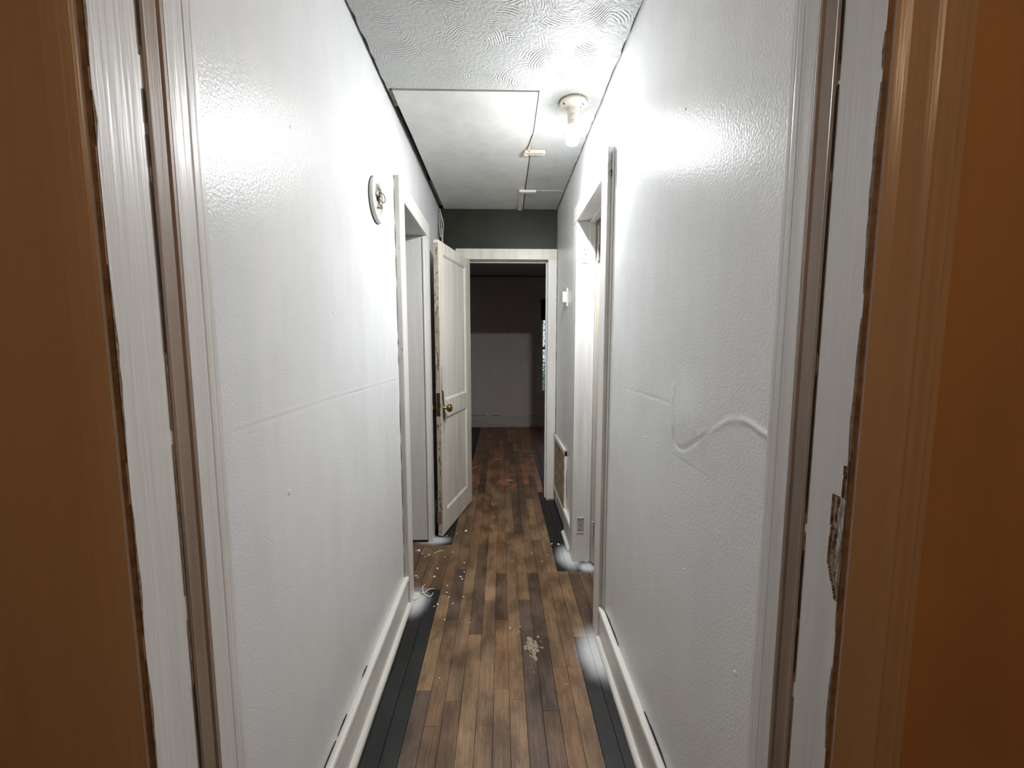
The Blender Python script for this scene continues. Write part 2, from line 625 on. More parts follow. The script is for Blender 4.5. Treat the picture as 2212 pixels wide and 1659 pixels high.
wl = boxes('wall_left', 'wall', None, [
    (XL - T, XL - 0.006, Y0, LD[0] - 0.02, 0, ATTIC), (XL - T, XL, LD[1] + 0.02, Y1, 0, ATTIC), (XL - T, XL, LD[0] - 0.02, LD[1] + 0.02, LD[2] + 0.02, ATTIC)])
struct(wl, 'pale grey painted hall wall with a round fixture ring and closet doorway', 'wall')
wr = boxes('wall_right', 'wall', None, [
    (XR + 0.006, XR + T, Y0, RD[0] - 0.02, 0, ATTIC), (XR, XR + T, RD[1] + 0.02, Y1, 0, ATTIC), (XR, XR + T, RD[0] - 0.02, RD[1] + 0.02, RD[2] + 0.02, ATTIC)])
struct(wr, 'pale grey painted hall wall with torn plaster patch and vent grille', 'wall')
we = boxes('wall_end', 'green', None, [
    (-1.62, ED[0] - 0.02, Y1, Y1 + T, 0, ATTIC), (ED[1] + 0.02, 2.12, Y1, Y1 + T, 0, ATTIC), (ED[0] - 0.02, ED[1] + 0.02, Y1, Y1 + T, ED[2] + 0.02, ATTIC)])
struct(we, 'dark olive painted wall above the far doorway at the hall end', 'wall')
wn = boxes('wall_near', 'brown_wall', None, [
    (-2.12, ND[0] - 0.02, NB, Y0, 0, ATTIC), (ND[1] + 0.02, 2.32, NB, Y0, 0, ATTIC), (ND[0] - 0.02, ND[1] + 0.02, NB, Y0, ND[2] + 0.02, ATTIC)])
struct(wn, 'brown wall of the near room around the doorway into the hall', 'wall')
# near room shell (behind the camera)
for nm, b, lb in (('wall_near_room_left', (-2.12, -2.0, -2.6, NB, 0, ATTIC), 'brown wall on the closet side of the near room'),
                  ('wall_near_room_right', (2.2, 2.32, -2.6, NB, 0, ATTIC), 'brown wall on the vent side of the near room'),
                  ('wall_near_room_back', (-2.12, 2.32, -2.72, -2.6, 0, ATTIC), 'brown wall behind the near room')):
    struct(box(nm, 'brown_wall', None, *b), lb, 'wall')
# closet, side room, far room shells
for nm, mt, b, lb in (
        ('wall_closet_back', 'side_wall', (-1.9, -1.78, 0.54, Y1, 0, ATTIC), 'grey back wall inside the closet'),
        ('wall_closet_side', 'side_wall', (-1.78, XL - T, 1.4, 1.5, 0, ATTIC), 'grey side wall inside the closet'),
        ('wall_side_room_back', 'side_wall', (2.0, 2.12, 0.54, Y1, 0, ATTIC), 'grey wall across the side room'),
        ('wall_far_room_left', 'far_wall', (-1.62, -1.5, Y1 + T, 6.62, 0, ATTIC), 'grey wall on one side of the dark far room'),
        ('wall_far_room_right', 'far_wall', (2.0, 2.12, Y1 + T, 6.62, 0, ATTIC), 'grey wall on the window side of the dark far room')):
    struct(box(nm, mt, None, *b), lb, 'wall')
# far room back wall with the window hole
WX0, WX1, WZ0, WZ1 = 0.63, 1.45, 0.54, 2.08
wb = boxes('wall_far_room_back', 'far_wall', None, [
    (-1.5, WX0, 6.50, 6.62, 0, ATTIC), (WX1, 2.0, 6.50, 6.62, 0, ATTIC), (WX0, WX1, 6.50, 6.62, 0, WZ0), (WX0, WX1, 6.50, 6.62, WZ1, ATTIC)])
struct(wb, 'dim grey back wall of the far room beside the window', 'wall')

# ------------------------------------------------------------------ ceiling
rc = random.Random(5)


def ragged(x, ya, yb, amp, n, drift=0.0):
    return [(x + rc.uniform(-amp, amp) + drift * k / n, ya + (yb - ya) * k / n) for k in range(n + 1)]


HX0, HX1, HY0 = -0.468, 0.166, 1.853       # hatch board
left_edge = ragged(-0.489, Y0, 1.90, 0.0035, 40)
right_edge = ragged(0.4525, 3.366, Y0, 0.0028, 90)
pts = [(-0.489, Y0)] + left_edge[1:-1] + [(-0.478, 1.845), (0.168, 1.843), (0.171, 2.3), (0.174, 2.9), (0.180, 3.366)] + right_edge
bm = bmesh.new()
extrude_poly(bm, pts, ZC, ZC + 0.016, 2)
ceil = link_mesh('ceiling', bm, 'ceiling', None)
struct(ceil, 'white swirl textured plaster ceiling of the hall', 'ceiling')
# seam where the plaster meets a later patch, beyond the second cleat
bm = bmesh.new()
bx(bm, 0.182, 0.448, 2.965, 3.36, ZC - 0.0035, ZC + 0.001)
sp = link_mesh('plaster_patch', bm, 'ceiling', ceil)
lid = box('ceiling_attic', 'dark', None, -2.1, 2.3, -2.7, 6.62, ATTIC, ATTIC + 0.06)
struct(lid, 'dark attic boards above the open gaps of the hall ceiling', 'ceiling')
for nm, mt, b, lb in (
        ('ceiling_near_room', 'ceiling_plain', (-2.0, 2.2, -2.6, NB, ZC, ZC + 0.016), 'plain ceiling of the brown near room'),
        ('ceiling_far_room', 'ceiling_plain', (-1.5, 2.0, Y1 + T, 6.5, ZC, ZC + 0.016), 'plain dim ceiling of the far room'),
        ('ceiling_side_room', 'ceiling_plain', (XR + T, 2.0, Y0, Y1, ZC, ZC + 0.016), 'plain ceiling of the side room'),
        ('ceiling_closet', 'ceiling_plain', (-1.78, XL - T, 1.5, Y1, ZC, ZC + 0.016), 'plain ceiling of the closet')):
    struct(box(nm, mt, None, *b), lb, 'ceiling')

# ceiling hatch: smooth board let into the plaster, with its gaps, cleats, splinter and paper tape
hatch = empty('ceiling_hatch', (0, 0, 0))
tag(hatch, 'smooth white attic hatch board set in the textured hall ceiling', 'hatch')
bm = bmesh.new()
extrude_poly(bm, [(HX0, HY0)] + ragged(HX0, 1.9, 3.34, 0.0012, 14, 0.008) + [(-0.458, 3.362), (0.174, 3.362), (0.168, 2.9), (0.166, 2.3), (HX1 - 0.002, HY0 - 0.004)],
             ZC - 0.004, ZC + 0.008, 2)
link_mesh('hatch_board', bm, 'hatch', hatch)
# a length of lath left in the gap along the wall
box('lath', 'lath', hatch, -0.487, -0.472, 2.86, 3.33, ZC + 0.012, ZC + 0.024, 0.002)
box('lath', 'lath', hatch, -0.489, -0.470, 1.86, 1.98, ZC + 0.002, ZC + 0.012, 0.002)
bm = bmesh.new()
pp = [(0.172, 2.13, ZC - 0.004), (0.166, 2.24, ZC - 0.012), (0.160, 2.36, ZC - 0.020)]
tube(bm, smooth_path(pp, 6), 0.0042, 5, [0.25 + 0.75 * k / 12 for k in range(13)])
link_mesh('splinter', bm, 'rawwood', hatch)
bm = bmesh.new()
tube(bm, smooth_path([(0.165, 2.20, ZC - 0.005), (0.150, 2.32, ZC - 0.006), (0.130, 2.38, ZC - 0.006)], 6), 0.0026, 5)
link_mesh('splinter', bm, 'oldwood', hatch)
bm = bmesh.new()
for (xa, xb, ya, yb) in ((0.163, 0.168, 2.39, 2.46), (0.165, 0.1685, 2.46, 2.94)):
    bx(bm, xa, xb, ya, yb, ZC - 0.0052, ZC + 0.001)
link_mesh('edge_stain', bm, 'oldwood', hatch)
bm = bmesh.new()
n = 12
for k in range(n):
    ya, yb = 2.985 + 0.37 * k / n, 2.985 + 0.37 * (k + 1) / n
    za, zb = ZC - 0.0055 - 0.010 * (k / n) ** 2, ZC - 0.0055 - 0.010 * ((k + 1) / n) ** 2
    xo = 0.004 * k / n
    v = [bm.verts.new(p) for p in ((0.128 + xo, ya, za), (0.168 + xo, ya, za + 0.0005), (0.168 + xo, yb, zb + 0.0005), (0.128 + xo, yb, zb))]
    v2 = [bm.verts.new(q.co + Vector((0, 0, 0.0012))) for q in v]
    bm.faces.new(v[::-1])
    bm.faces.new(v2)
    for a in range(4):
        bm.faces.new((v[a], v[(a + 1) % 4], v2[(a + 1) % 4], v2[a]))
link_mesh('paper_tape', bm, 'hatch', hatch)


def cleat(x0, x1, y0, y1, lab, notched):
    e = empty('wood_cleat', ((x0 + x1) / 2, (y0 + y1) / 2, ZC - 0.016))
    tag(e, lab, 'cleat', 'small wood cleats on the hall ceiling')
    hx, hy = (x1 - x0) / 2, (y1 - y0) / 2
    blk = box('block', 'rawwood' if notched else 'ivory', e, -hx, hx, -hy, hy, -0.006, 0.012, 0.0015)
    box('lip', 'rawwood' if notched else 'ivory', e, -hx, hx, -hy - 0.006, -hy + 0.004, -0.006, 0.001, 0.0012)
    for sx in (-0.5, 0.45):
        bm = bmesh.new()
        lathe(bm, [(0, -0.0075), (0.003, -0.007), (0.0035, -0.006), (0, -0.0055)], 10)
        o = link_mesh('nail', bm, 'steel', blk)
        o.location = (hx * sx, 0.002, 0)
    if notched:
        bm = bmesh.new()
        extrude_poly(bm, [(-hx - 0.004, -hy), (-hx + 0.02, hy), (-hx - 0.004, hy)], -0.009, -0.006, 2)
        link_mesh('split_end', bm, 'rawwood', e)


cleat(0.134, 0.250, 2.362, 2.394, 'raw split wood cleat across the hatch edge by the light bulb', True)
cleat(0.129, 0.247, 2.944, 2.970, 'painted cleat across the hatch edge near the olive end wall', False)

# ------------------------------------------------------------------ ceiling light (lit bare bulb)
BX, BY = 0.329, 1.925
lamp = empty('bare_bulb_light', (BX, BY, ZC))
tag(lamp, 'lit bare bulb in a white porcelain lampholder on the hall ceiling', 'light')
bm = bmesh.new()
lathe(bm, [(0, 0), (0.058, 0), (0.0625, -0.003), (0.064, -0.009), (0.061, -0.014), (0.05, -0.019), (0.034, -0.024), (0.029, -0.029), (0.0, -0.029)], 40)
link_mesh('base', bm, 'porcelain', lamp, True)
bm = bmesh.new()
lathe(bm, [(0, 0.0003), (0.0665, 0.0003), (0.0665, -0.0035), (0.0, -0.0035)], 40)
link_mesh('gasket', bm, 'oldwood', lamp)
bm = bmesh.new()
lathe(bm, [(0, -0.027), (0.0265, -0.027), (0.0265, -0.055), (0.0235, -0.057), (0.0235, -0.060), (0.0255, -0.062), (0.0255, -0.078), (0.0225, -0.080), (0.0225, -0.083), (0.0240, -0.085), (0.0225, -0.099), (0, -0.099)], 32)
sock = link_mesh('socket', bm, 'porcelain', lamp, False)
bm = bmesh.new()
tube(bm, [(0.031, -0.012, -0.026), (0.034, -0.013, -0.05), (0.033, -0.013, -0.084)], 0.0012, 6)
bx(bm, 0.030, 0.037, -0.017, -0.009, -0.035, -0.024)
bx(bm, 0.031, 0.0345, -0.0155, -0.011, -0.090, -0.084)
link_mesh('pull_chain', bm, 'steel', sock)
for a in (0.6, 2.7):
    bm = bmesh.new()
    bx(bm, -0.010, 0.010, -0.0028, 0.0028, -0.0205, -0.0155)
    o = link_mesh('screw_slot', bm, 'darkmetal', lamp)
    o.location = (0.046 * math.cos(a), 0.046 * math.sin(a) * -1, 0)
    o.rotation_euler = (0, 0, 0.8)
bm = bmesh.new()
lathe(bm, [(0.0, -0.094), (0.0135, -0.096), (0.015, -0.108), (0.022, -0.122), (0.0285, -0.136), (0.0300, -0.148), (0.0298, -0.168), (0.0, -0.168)], 24)
link_mesh('cutoff_collar', bm, 'collar_glow', lamp, True)  # opaque collar shaped to hold back the bulb's sideways and upward light
bm = bmesh.new()
lathe(bm, [(0.0296, -0.1685), (0.0280, -0.1735), (0.0240, -0.1780), (0.0175, -0.1815), (0.009, -0.1838), (0, -0.1845)], 20)
link_mesh('bulb', bm, 'bulb', lamp, True)

# lamp of the near room, behind the camera
rl = empty('room_ceiling_light', (0.25, -1.15, ZC))
tag(rl, 'dim warm bulb on the ceiling of the near room', 'light')
bm = bmesh.new()
lathe(bm, [(0, 0), (0.06, 0), (0.062, -0.012), (0.03, -0.025), (0.025, -0.06), (0, -0.06)], 24)
link_mesh('base', bm, 'porcelain', rl, True)
bm = bmesh.new()
lathe(bm, [(0, -0.06), (0.015, -0.065), (0.03, -0.10), (0.03, -0.125), (0.02, -0.145), (0, -0.152)], 16)
link_mesh('bulb', bm, 'room_bulb', rl, True)

# ------------------------------------------------------------------ near doorway trim (we look through it)
tr = empty('trim_1', (0, NB, 0))
tr.location = (0, 0, 0)
struct(tr, 'white jambs and brown casings of the near doorway into the hall', 'door frame')
JF, SF = 0.428, 0.486           # jamb front, front of the bare strip where the door stop was
for s, W, SF, SE, JE in ((-1, 0.40, 0.489, 0.5235, 0.576), (1, 0.39, 0.484, 0.519, 0.566)):
    def X(v):
        return s * v
    lo, hi = sorted((X(W), X(W + 0.02)))
    if s < 0:
        box('jamb', 'jamb', tr, lo, hi, JF, JE, 0, 2.05, 0.0012)
    else:                                                  # pocket left open for the torn strike mortise
        boxes('jamb', 'jamb', tr, [(lo, hi, JF, JE, 0, 1.035), (lo, hi, JF, JE, 1.215, 2.05), (lo, hi, JF + 0.027, JE, 1.035, 1.215), (lo + 0.008, hi, JF, JF + 0.027, 1.035, 1.215)])
    lo, hi = sorted((X(W + 0.0004), X(W + 0.0058)))
    box('reveal_shade', 'reveal_shade', tr, lo, hi, JF - 0.0008, JF + 0.001, 0, 2.05)
    # bare brown strip with a shallow moulded profile
    prof = [(X(W + 0.001), SF + 0.0012), (X(W - 0.0016), SF + 0.0016), (X(W - 0.0026), SF + 0.005), (X(W - 0.0008), SF + 0.009), (X(W - 0.0012), SE - 0.011), (X(W - 0.0008), SE - 0.009),
            (X(W - 0.0028), SE - 0.006), (X(W - 0.0028), SE - 0.002), (X(W - 0.0016), SE), (X(W + 0.001), SE)]
    bm = bmesh.new()
    extrude_poly(bm, prof, 0, 2.05, 2)
    link_mesh('bare_strip', bm, 'bare_strip', tr)
    # painted bead towards the hall
    prof = [(X(W + 0.001), SE + 0.001), (X(W - 0.0010), SE + 0.002), (X(W - 0.0012), JE - 0.024), (X(W - 0.0009), JE - 0.0225), (X(W - 0.0017), JE - 0.020), (X(W - 0.0018), JE - 0.012),
            (X(W - 0.0014), JE - 0.0105), (X(W - 0.0017), JE - 0.008), (X(W - 0.0016), JE - 0.001), (X(W + 0.001), JE)]
    bm = bmesh.new()
    extrude_poly(bm, prof, 0, 2.05, 2)
    link_mesh('bead', bm, 'jamb', tr)
    # casing, clamshell profile with two beads: brown on the room side, white on its thin inner edge
    a = W + 0.0055
    prof = [(a, JF), (a, JF - 0.0042), (a + 0.003, JF - 0.006), (a + 0.012, JF - 0.0095), (a + 0.025, JF - 0.012), (a + 0.031, JF - 0.0165), (a + 0.036, JF - 0.0185),
            (a + 0.041, JF - 0.0165), (a + 0.045, JF - 0.0135), (a + 0.051, JF - 0.0135), (a + 0.055, JF - 0.017), (a + 0.060, JF - 0.0175), (a + 0.064, JF - 0.015),
            (a + 0.072, JF - 0.0145), (a + 0.073, JF)]
    if s < 0:                                              # broad flat board on this side
        prof = prof[:5] + [(a + 0.060, JF - 0.0135), (a + 0.148, JF - 0.0145), (a + 0.154, JF - 0.012), (a + 0.155, JF)]
    bm = bmesh.new()
    fs = extrude_poly(bm, [(X(p), q) for p, q in prof], 0, 2.13, 2)
    fs[2].material_index = 1
    link_mesh('casing', bm, None, tr, mats=['brown_trim', 'jamb'])
    # dark joint beside the stop where paint has pulled away
    ragged_strip('joint', 'dark', tr, ((X(W - 0.0004), SF - 0.0012, 0.03), (X(W - 0.0004), SF - 0.0012, 2.0)), (-s, 0, 0), (0, 1, 0), 0.0035, 0.0008, 0.8, 30 + s)
    ragged_strip('joint', 'oldwood', tr, ((X(W - 0.0004), SF - 0.0012, 0.0), (X(W - 0.0004), SF - 0.0012, 2.04)), (-s, 0, 0), (0, 1, 0), 0.0022, 0.0005, 1.0, 35 + s)
    ragged_strip('joint', 'oldwood', tr, ((X(W + 0.0004), JF + 0.0002, 0.03), (X(W + 0.0004), JF + 0.0002, 2.0)), (-s, 0, 0), (0, 1, 0), 0.0032, 0.0008, 0.9, 40 + s)
box('jamb_head', 'jamb', tr, -0.42, 0.41, JF, 0.57, 2.05, 2.07)
box('casing_head', 'brown_trim', tr, -0.5605, 0.4685, JF - 0.016, JF, 2.0565, 2.1300)
# splintered strike mortise on the vent-side jamb
bm = bmesh.new()
nz, ny = 110, 26
za, zb, ya, yb = 1.035, 1.215, JF, JF + 0.027
grid = []
for i in range(nz + 1):
    row = []
    z = za + (zb - za) * i / nz
    for j in range(ny + 1):
        y = ya + (yb - ya) * j / ny
        u = y - ya
        # torn-out pocket: a straight mortise above, ragged splinters running out below
        if z > 1.170:
            lim = 0.0065 + 0.0015 * noise.noise(Vector((z * 70, 1, 0)))
        else:
            lim = 0.019 + 0.0016 * noise.noise(Vector((z * 60, 3, 0))) - 0.012 * max(0.0, (1.085 - z) / 0.035)
        inside = u < lim and 1.048 < z < 1.207
        h = 0.0
        if inside:
            sp_ = noise.noise(Vector((u * 420 + z * 30, z * 34, 2)))
            h = -0.0018 + 0.0034 * sp_ if z < 1.17 else -0.0018
            if u > lim - 0.0045:
                h = -0.0022
        if i in (0, nz) or j in (0, ny):
            h = 0.0
        row.append((bm.verts.new((0.39 - h, y, z)), inside and u > lim - 0.0085 + 0.005 * noise.noise(Vector((z * 90, 7, 1)))))
    grid.append(row)
for i in range(nz):
    for j in range(ny):
        q = (grid[i][j], grid[i + 1][j], grid[i + 1][j + 1], grid[i][j + 1])
        f = bm.faces.new([v[0] for v in q])
        f.material_index = 1 if sum(v[1] for v in q) >= 2 else 0
link_mesh('strike_mortise', bm, None, tr, mats=['jamb', 'splinter']).location = (0, 0, 0)
box('strike_hole', 'dark', tr, 0.3905, 0.3945, JF + 0.0010, JF + 0.0036, 1.193, 1.201)

# ------------------------------------------------------------------ left doorway trim
tl = empty('trim_2')
struct(tl, 'white casing and deep jambs of the closet doorway in the hall wall', 'door frame')
CF = 0.026
cw = 0.098
for nm, ya, yb, mt in (('casing', LD[0] - cw, LD[0] - 0.004, 'trim'), ('casing', LD[1] + 0.004, LD[1] + cw, 'trim')):
    box(nm, mt, tl, XL, XL + CF, ya, yb, 0, LD[2] + 0.005, 0.002)
box('casing_head', 'trim_y', tl, XL, XL + CF, LD[0] - cw, LD[1] + cw, LD[2] + 0.0055, LD[2] + 0.098, 0.002)
box('casing_side_strip', 'trim_worn', tl, XL, XL + CF - 0.003, LD[0] - cw - 0.0015, LD[0] - cw + 0.001, 0.0, LD[2] + 0.096)
for ya, yb in ((LD[0] - 0.02, LD[0]), (LD[1], LD[1] + 0.02)):
    box('jamb', 'trim', tl, XL - T - 0.005, XL + 0.006, ya, yb, 0.012, LD[2] + 0.002, 0.001)
box('jamb_head', 'trim', tl, XL - T - 0.005, XL + 0.006, LD[0] - 0.02, LD[1] + 0.02, LD[2] + 0.003, LD[2] + 0.02, 0.001)
box('corner_bead', 'trim', tl, XL - 0.004, XL + 0.008, LD[1] - 0.006, LD[1], 0.0, LD[2] - 0.01, 0.002)
box('base_block', 'dark', tl, XL - T, XL - 0.006, LD[1] - 0.004, LD[1] + 0.002, 0.0, 0.014)
ragged_strip('joint', 'dark', tl, ((XL, LD[0] - cw - 0.0015, 0.02), (XL, LD[0] - cw - 0.0015, 2.13)), (1, 0, 0), (0, -1, 0), 0.0055, 0.0008, 0.8, 3)
for k, (y, z) in enumerate(((2.02, 0.98), (2.01, 1.25), (2.03, 1.62), (1.99, 0.55))):
    bm = bmesh.new()
    lathe(bm, [(0, 0.0012), (0.003, 0.0008), (0.004, 0)], 8)
    o = link_mesh('paint_blister', bm, 'trim', tl)
    o.rotation_euler = (0, math.pi / 2, 0)
    o.location = (XL + CF, y, z)

# ------------------------------------------------------------------ right doorway trim
tr3 = empty('trim_3')
struct(tr3, 'white casing and hinge jambs of the side room doorway under the bulb', 'door frame')
CR = 0.024
cw2 = 0.100
box('casing', 'trim', tr3, XR - CR, XR, RD[0] - cw2, RD[0] - 0.004, 0, RD[2] + 0.1, 0.002)
box('casing', 'trim', tr3, XR - CR, XR, RD[1] + 0.004, RD[1] + 0.105, 0, RD[2] + 0.005, 0.004)
box('casing_head', 'trim_y', tr3, XR - CR, XR, RD[0] - 0.004, RD[1] + 0.105, RD[2] + 0.0055, RD[2] + 0.1, 0.002)
box('casing_side_strip', 'trim_worn', tr3, XR - CR + 0.003, XR, RD[0] - cw2 - 0.0012, RD[0] - cw2 + 0.001, 0.0, RD[2] + 0.097)
for ya, yb in ((RD[0] - 0.02, RD[0]), (RD[1], RD[1] + 0.02)):
    box('jamb', 'jamb', tr3, XR - 0.006, XR + T + 0.004, ya, yb, 0, RD[2] + 0.002, 0.001)
box('jamb_head', 'jamb', tr3, XR - 0.006, XR + T + 0.004, RD[0] - 0.02, RD[1] + 0.02, RD[2] + 0.003, RD[2] + 0.02, 0.001)
# stops: a moulded strip on jambs and head
for ya, yb in ((RD[0], RD[0] + 0.013), (RD[1] - 0.013, RD[1])):
    box('stop', 'jamb', tr3, XR + 0.048, XR + 0.085, ya, yb, 0, RD[2], 0.004)
box('stop_head', 'jamb', tr3, XR + 0.048, XR + 0.085, RD[0] + 0.013, RD[1] - 0.013, RD[2] - 0.0105, RD[2] + 0.0025, 0.004)
# empty hinge mortises on the far jamb: pale edges above and below, pitted filler between
for zc in (1.865, 0.237):
    e = box('hinge_mortise', 'filler', tr3, XR + 0.004, XR + 0.046, RD[1] - 0.0008, RD[1] + 0.001, zc - 0.045, zc + 0.045)
    for dz in (-0.047, 0.047):
        box('mortise_edge', 'jamb', e, XR + 0.002, XR + 0.048, RD[1] - 0.003, RD[1], zc + dz - 0.002, zc + dz + 0.002, 0.0008)
    for k in range(3):
        bm = bmesh.new()
        lathe(bm, [(0.0032, 0), (0.002, 0.0004), (0, 0.0004)], 8)
        o = link_mesh('screw_hole', bm, 'dark', e)
        o.rotation_euler = (math.pi / 2, 0, 0)
        o.location = (XR + 0.02 + 0.008 * (k % 2), RD[1] - 0.0009, zc - 0.028 + 0.028 * k)
ragged_strip('joint', 'dark', tr3, ((XR, RD[0] - cw2 - 0.0012, 0.17), (XR, RD[0] - cw2 - 0.0012, 2.15)), (-1, 0, 0), (0, -1, 0), 0.0035, 0.0008, 0.6, 9)
# loose split at the top of the near casing
bm = bmesh.new()
rs = random.Random(2)
prof = [(0.0, 0.0)] + [(0.012 + rs.uniform(-0.004, 0.004), 0.012 * k) for k in range(1, 11)] + [(0.0, 0.125)]
extrude_poly(bm, [(XR - 0.026 + p, z + 2.02) for p, z in prof], RD[0] - cw2 - 0.004, RD[0] - cw2 - 0.0008, 1)
link_mesh('split_sliver', bm, 'filler', tr3)
box('split_gap', 'dark', tr3, XR - 0.012, XR - 0.002, RD[0] - cw2 - 0.0035, RD[0] - cw2, 2.03, 2.055)
box('wall_lip', 'wall', tr3, XR - 0.008, XR + 0.001, RD[0] - cw2 - 0.018, RD[0] - cw2 - 0.006, 0.17, 2.135, 0.0035)

# ------------------------------------------------------------------ end doorway trim
t4 = empty('trim_4')
struct(t4, 'cream white casing of the far doorway below the olive wall', 'door frame')
box('casing', 'trim', t4, ED[1] - 0.002, XR - 0.003, Y1 - 0.022, Y1, 0.0, ED[2] + 0.004, 0.003)
box('casing', 'trim', t4, -0.365, ED[0] + 0.002, Y1 - 0.022, Y1, 0.0, ED[2] + 0.004, 0.003)
box('casing_head', 'door', t4, -0.37, XR - 0.003, Y1 - 0.022, Y1, ED[2] + 0.0045, ED[2] + 0.088, 0.003)
for xa, xb in ((ED[0] - 0.02, ED[0]), (ED[1], ED[1] + 0.02)):
    box('jamb', 'trim', t4, xa, xb, Y1 - 0.004, Y1 + T + 0.004, 0, ED[2] + 0.002, 0.001)
box('jamb_head', 'trim', t4, ED[0] - 0.02, ED[1] + 0.02, Y1 - 0.004, Y1 + T + 0.004, ED[2] + 0.003, ED[2] + 0.02, 0.001)
for xa, xb in ((ED[0], ED[0] + 0.012), (ED[1] - 0.012, ED[1])):
    box('stop', 'trim', t4, xa, xb, Y1 + 0.045, Y1 + 0.085, 0, ED[2], 0.003)
box('stop_head', 'trim', t4, ED[0] + 0.012, ED[1] - 0.012, Y1 + 0.045, Y1 + 0.085, ED[2] - 0.010, ED[2] + 0.0025, 0.003)
ragged_strip('joint', 'dark', t4, ((XR - 0.003, Y1 - 0.0222, 0.55), (XR - 0.003, Y1 - 0.0222, 1.98)), (0, -1, 0), (1, 0, 0), 0.0042, 0.0006, 0.9, 12)
box('chewed_foot', 'oldwood', t4, ED[1] + 0.004, XR - 0.006, Y1 - 0.0228, Y1 - 0.02, 0.0, 0.016)

# ------------------------------------------------------------------ panel doors
def panel_door(name, width, height, mt, loc, rz, label, lock=True):
    d = empty(name, loc, rz)
    struct(d, label, 'door')
    h = 0.0175
    z0 = 0.012
    ls, hs, tp, lr0, lr1, br = 0.085, 0.115, 0.075, 0.84, 0.96, 0.17
    if width < 0.6:
        ls = hs = 0.09
    box('stile', mt, d, 0, hs, -h, h, z0, height, 0.0015)
    box('stile', mt, d, width - ls, width, -h, h, z0, height, 0.0015)
    for za, zb in ((z0, br), (lr0, lr1), (height - tp, height)):
        box('rail', mt, d, hs, width - ls, -h + 0.0004, h - 0.0004, za, zb, 0.0012)
    for za, zb in ((br, lr0), (lr1, height - tp)):
        p = box('panel', mt, d, hs - 0.004, width - ls + 0.004, -0.005, 0.005, za - 0.004, zb + 0.004)
        for side in (-1, 1):                              # sloped sticking around each panel
            for (a, b, horiz) in (((hs, za), (hs, zb), 0), ((width - ls, za), (width - ls, zb), 1), ((hs, za), (width - ls, za), 2), ((hs, zb), (width - ls, zb), 3)):
                bm = bmesh.new()
                k = 0.014
                if horiz == 0:
                    pr = [(a[0], side * 0.0045), (a[0] + k, side * 0.0055), (a[0] + 0.003, side * (h - 0.002)), (a[0], side * (h - 0.002))]
                    extrude_poly(bm, pr, za, zb, 2)
                elif horiz == 1:
                    pr = [(a[0], side * 0.0045), (a[0] - k, side * 0.0055), (a[0] - 0.003, side * (h - 0.002)), (a[0], side * (h - 0.002))]
                    extrude_poly(bm, pr, za, zb, 2)
                elif horiz == 2:
                    pr = [(side * 0.0045, za), (side * 0.0055, za + k), (side * (h - 0.002), za + 0.003), (side * (h - 0.002), za)]
                    extrude_poly(bm, pr, hs, width - ls, 0)
                else:
                    pr = [(side * 0.0045, zb), (side * 0.0055, zb - k), (side * (h - 0.002), zb - 0.003), (side * (h - 0.002), zb)]
                    extrude_poly(bm, pr, hs, width - ls, 0)
                link_mesh('panel_moulding', bm, mt, p)
    for zc in (0.237, 1.865):
        bm = bmesh.new()
        tube(bm, [(-0.004, -h - 0.004, zc - 0.045), (-0.004, -h - 0.004, zc + 0.045)], 0.006, 10)
        bx(bm, 0.0, 0.035, -h - 0.0012, -h + 0.0005, zc - 0.045, zc + 0.045)
        hg = link_mesh('hinge', bm, 'steel', d)
    if not lock:
        return d
    # latch edge: grimy paint, lock plate, strap scar
    box('edge_facing', 'door_dirty', d, width - 0.0005, width + 0.0012, -h + 0.0015, h - 0.0015, z0 + 0.01, height - 0.02)
    lp = box('lock_plate', 'darkmetal', d, width + 0.0005, width + 0.0025, -0.013, 0.012, 0.86, 1.02, 0.0008)
    box('latch_bolt', 'brass', lp, width + 0.002, width + 0.009, -0.007, 0.006, 0.935, 0.957, 0.001)
    box('bottom_guard', 'oldwood', d, width - 0.002, width + 0.006, -h - 0.004, h - 0.010, 0.10, 0.19, 0.002)
    # crooked escutcheon strap above the knob, and the lower plate hanging from it
    e = empty('escutcheon', (width - 0.047, h, 0.0))
    e.parent = d
    bm = bmesh.new()
    pa = [(0.026, 0.004, 1.035), (0.024, 0.010, 1.02), (0.016, 0.006, 0.985), (0.004, 0.004, 0.945), (0.0, 0.004, 0.915)]
    pth = smooth_path(pa, 5)
    for q, q2 in zip(pth, pth[1:]):
        for dx in (0,):
            vs = []
            for (pq, sgn) in ((q, -1), (q, 1), (q2, 1), (q2, -1)):
                wv = 0.0085 * (1.0 - 0.35 * (pq.z - 0.915) / 0.12)
                vs.append((pq.x + sgn * wv, pq.y, pq.z))
            a = [bm.verts.new(v) for v in vs]
            b = [bm.verts.new((v[0], v[1] - 0.0025, v[2])) for v in vs]
            bm.faces.new(a)
            bm.faces.new(b[::-1])
            for k in range(4):
                bm.faces.new((a[k], b[k], b[(k + 1) % 4], a[(k + 1) % 4]))
    o = link_mesh('strap', bm, 'brass', e)
    bm = bmesh.new()
    extrude_poly(bm, [(-0.011, 0.93), (0.010, 0.93), (0.011, 0.85), (0.006, 0.825), (-0.007, 0.825), (-0.011, 0.85)], 0.0, 0.003, 1)
    link_mesh('plate', bm, 'darkmetal', e)
    # rust run below the plate
    bm = bmesh.new()
    extrude_poly(bm, [(-0.008, 0.83), (0.005, 0.83), (0.003, 0.79), (0.001, 0.745), (-0.002, 0.73), (-0.004, 0.77)], 0.0, 0.0006, 1)
    link_mesh('rust_run', bm, 'oldwood', e)
